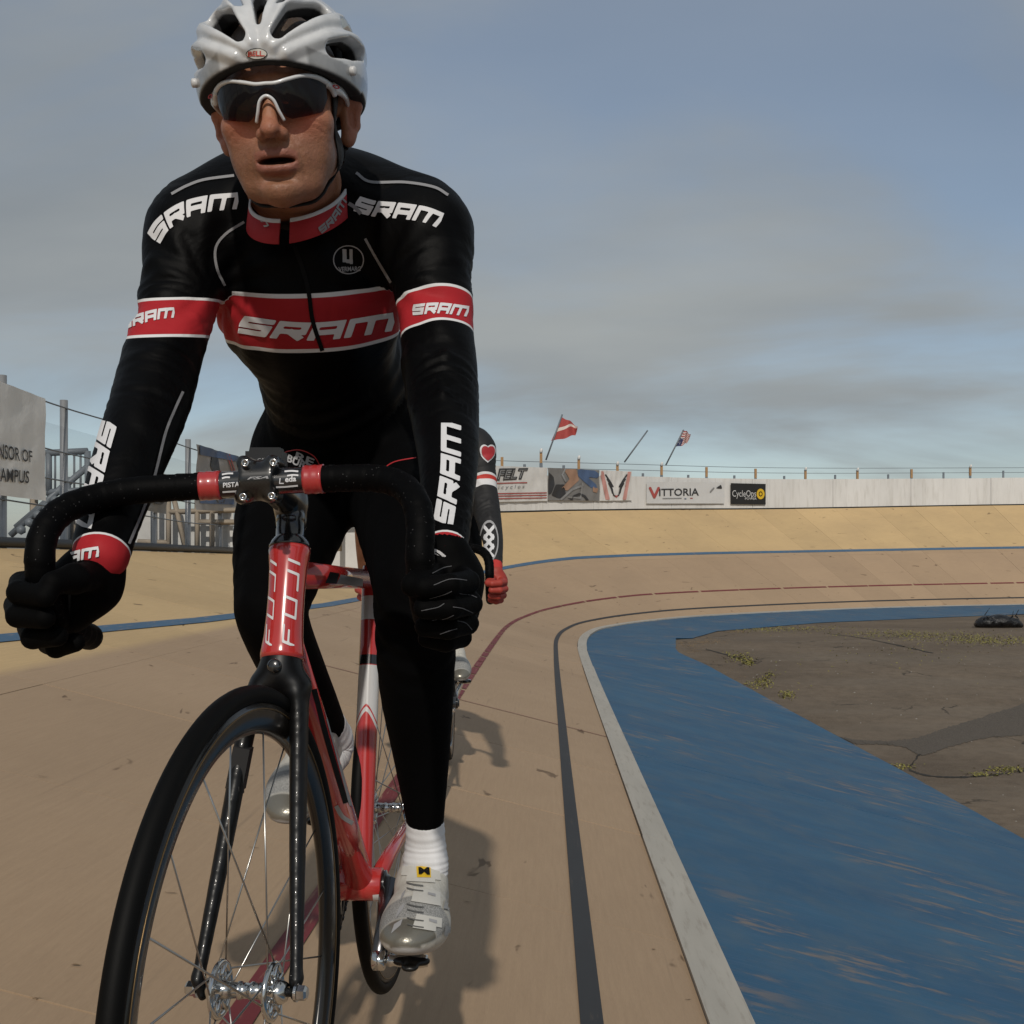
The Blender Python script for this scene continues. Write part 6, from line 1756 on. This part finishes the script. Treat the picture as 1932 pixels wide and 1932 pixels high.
# steel stairs behind the fence
stt = empty("steel_stairs", tuple(map(float, c(120, 1040, 12.2) * np.array([1, 1, 0])))); tag(stt, "grey steel stairs with handrails behind the fence", "stairs")
DD = 12.2
for pts in ([(60, 856), (165, 851)], [(165, 851), (168, 1040)], [(132, 905), (20, 1010)], [(168, 878), (30, 995)], [(60, 930), (166, 925)], [(128, 900), (128, 1040)], [(92, 856), (92, 930)]): tube("rail", [c(*p, DD) for p in pts], .035, M_GREYRAIL, stt, 8)
for x_ in (104, 116, 140, 152): tube("baluster", [c(x_, 854, DD), c(x_, 930, DD)], .012, M_GREYRAIL, stt, 6)
for i in range(6): tube("tread", [c(40 + i * 16, 1000 - i * 14, DD - .3), c(40 + i * 16, 1000 - i * 14, DD + .6)], .05, M_GREYRAIL, stt, 6)
for x_ in (64, 96, 138, 180): tube("pier", [c(x_, 935, DD + .1), c(x_, 1060, DD + .1)], .045, M_TIMBER, stt, 4)

# ------------------------------------------------------------------ infield: patch, cracks, weeds, stones, bag
def gp(px, py, z=0.0):
    D = CAMZ * FPX / (py - HY)
    for _ in range(30): D = .5 * D + .5 * (CAMZ - ground_z(D) - z) * FPX / (py - HY)
    return np.array([(px - CX) / FPX * D, D, ground_z(D) + z])
up_e = catmull([(1545, 1370), (1585, 1390), (1640, 1397), (1690, 1397), (1735, 1390), (1790, 1372), (1860, 1350), (1960, 1318)], 22); lo_e = catmull([(1560, 1384), (1605, 1402), (1650, 1404), (1700, 1408), (1742, 1424), (1800, 1406), (1860, 1393), (1960, 1384)], 22)
j_ = lambda: RNG.normal(size=2) * np.array([.6, .9])
V = []; n = len(up_e)
for a, b in zip(up_e, lo_e): V += [gp(*(a + j_()), .004), gp(*(b + j_()), .004)]
t_ = NT("asphalt_patch_dark"); p_ = t_.coord(); n3 = t_.noise(p_, 90, 3, .7); t_.set("Base Color", t_.mix(t_.rng(n3, .35, .7), (.052, .043, .034), (.125, .104, .082))); t_.set("Roughness", .9); t_.bump(n3, .6, .01)
tag(mesh_obj("asphalt_patch", V, [(2 * i, 2 * i + 1, 2 * i + 3, 2 * i + 2) for i in range(n - 1)], t_.m), kind="structure")
M_CRACK = simple("crack_dirt", (.022, .019, .015), .95)
def crack(pts, w):
    Q = catmull(pts, 10); V = []
    for i, p in enumerate(Q):
        ww = w * (.5 + RNG.random()) ; V += [gp(p[0] + RNG.normal() * 1.5, p[1] - ww, .003), gp(p[0] + RNG.normal() * 1.5, p[1] + ww, .003)]
    tag(mesh_obj("pavement_crack", V, [(2 * i, 2 * i + 1, 2 * i + 3, 2 * i + 2) for i in range(len(Q) - 1)], M_CRACK), kind="structure")
crack([(1738, 1420), (1722, 1440), (1716, 1452), (1745, 1462), (1790, 1466), (1850, 1464), (1950, 1452)], 1.2); crack([(1330, 1224), (1380, 1238), (1420, 1252)], .8); crack([(1560, 1195), (1640, 1206), (1760, 1232)], .5); crack([(1700, 1470), (1660, 1466), (1625, 1470)], .8)
def tufts(name, spots, col_a, col_b, hgt, wid, flatten=.5, seed=1):
    r = np.random.default_rng(seed); V = []; F = []; U = []
    for (px, py, sx, sy, n) in spots:
        for _ in range(n):
            p = gp(px + r.normal() * sx, max(1150, py + r.normal() * sy), .002); a = r.uniform(0, 6.28); h = hgt * r.uniform(.4, 1.3); w = wid * r.uniform(.6, 1.4)
            d = np.array([math.cos(a), math.sin(a), 0]); l = r.uniform(0, flatten) * h; b = np.array([-d[1], d[0], 0]); k0 = len(V)
            tip = p + d * l * 1.6 + np.array([0, 0, h * (1 - .5 * flatten)]); mid = p + d * l * .6 + np.array([0, 0, h * .6 * (1 - .5 * flatten)])
            V += [p - b * w, p + b * w, mid + b * w * .7, mid - b * w * .7, tip]; F += [(k0, k0 + 1, k0 + 2, k0 + 3), (k0 + 3, k0 + 2, k0 + 4)]; U += [r.random()] * 5
    t = NT(name + "_leaf"); t.set("Base Color", t.mix(t.attr("v"), col_a, col_b)); t.set("Roughness", .7)
    return tag(mesh_obj(name, V, F, t.m, attrs={"v": U}), kind="stuff")
tufts("weeds", [(1395, 1240, 14, 5, 240), (1412, 1250, 6, 3, 160), (1430, 1292, 16, 4, 130), (1440, 1284, 9, 5, 130), (1485, 1312, 8, 4, 130), (1452, 1272, 8, 3, 60), (1480, 1186, 60, 3.5, 650), (1420, 1187, 30, 3, 300), (1700, 1196, 60, 4, 700), (1830, 1204, 55, 5, 800), (1890, 1210, 45, 4, 500), (1700, 1448, 14, 3, 60), (1905, 1452, 25, 4, 160), (1850, 1462, 20, 2, 60), (1750, 1228, 90, 14, 90), (1600, 1240, 120, 25, 70)], (.13, .13, .028), (.27, .23, .06), .026, .008, 1.1, 2)
tufts("straw", [(1384, 1191, 12, 1.5, 240), (1345, 1209, 20, 3, 300), (1330, 1213, 12, 3, 160), (1300, 1216, 14, 4, 240), (1318, 1200, 20, 4, 160), (1380, 1266, 20, 8, 60), (1306, 1228, 10, 3, 80)], (.25, .14, .045), (.36, .23, .09), .018, .004, 1.6, 3)
r = np.random.default_rng(5); V = []; F = []
for _ in range(150):
    px, py = r.uniform(1300, 1960), 1180 + 420 * r.random() ** 1.6; p = gp(px, py, .0)
    if py > 1215 + (px - 1290) * .57 - 10: continue
    s_ = r.uniform(.003, .011); k0 = len(V); V += [p + s_ * np.array(d) for d in ((1, 0, .1), (0, 1.2, .1), (-1, .2, .1), (.1, -1, .1), (0, 0, 1.0))]; F += [(k0, k0 + 1, k0 + 4), (k0 + 1, k0 + 2, k0 + 4), (k0 + 2, k0 + 3, k0 + 4), (k0 + 3, k0, k0 + 4)]
tag(mesh_obj("pebbles", V, F, simple("pebble", (.30, .28, .25), .9, var=.4)), kind="stuff")
# black sack lying at the far side
B0 = gp(1884, 1184); f = SDF.box(B0 - np.array([.55, .35, .05]), B0 + np.array([.55, .35, .4]), .012)
for dx, dy, dz, a, b, d in ((-.20, 0, .09, .20, .2, .12), (.02, 0, .11, .22, .22, .13), (.22, .02, .08, .18, .18, .10), (-.33, 0, .05, .1, .12, .06), (.36, 0, .04, .08, .1, .05)): f.ell(B0 + np.array([dx, dy, dz]), (a, b, d), .05)
for _ in range(30):
    q = B0 + np.array([r.uniform(-.34, .34), r.uniform(-.2, .05), r.uniform(.03, .24)]); f.cone(q, q + r.normal(size=3) * .07, .012, .008, .03, 'cut' if r.random() < .4 else 'add')
V, F = f.mesh(1); t_ = NT("black_plastic"); t_.set("Base Color", (.006, .006, .007)); t_.set("Roughness", .35); t_.bump(t_.noise(t_.coord(), 22, 4, .6), .8, .03)
tag(mesh_obj("sack", V, F, t_.m, None, True), "crumpled black plastic sack lying on the infield", "sack")
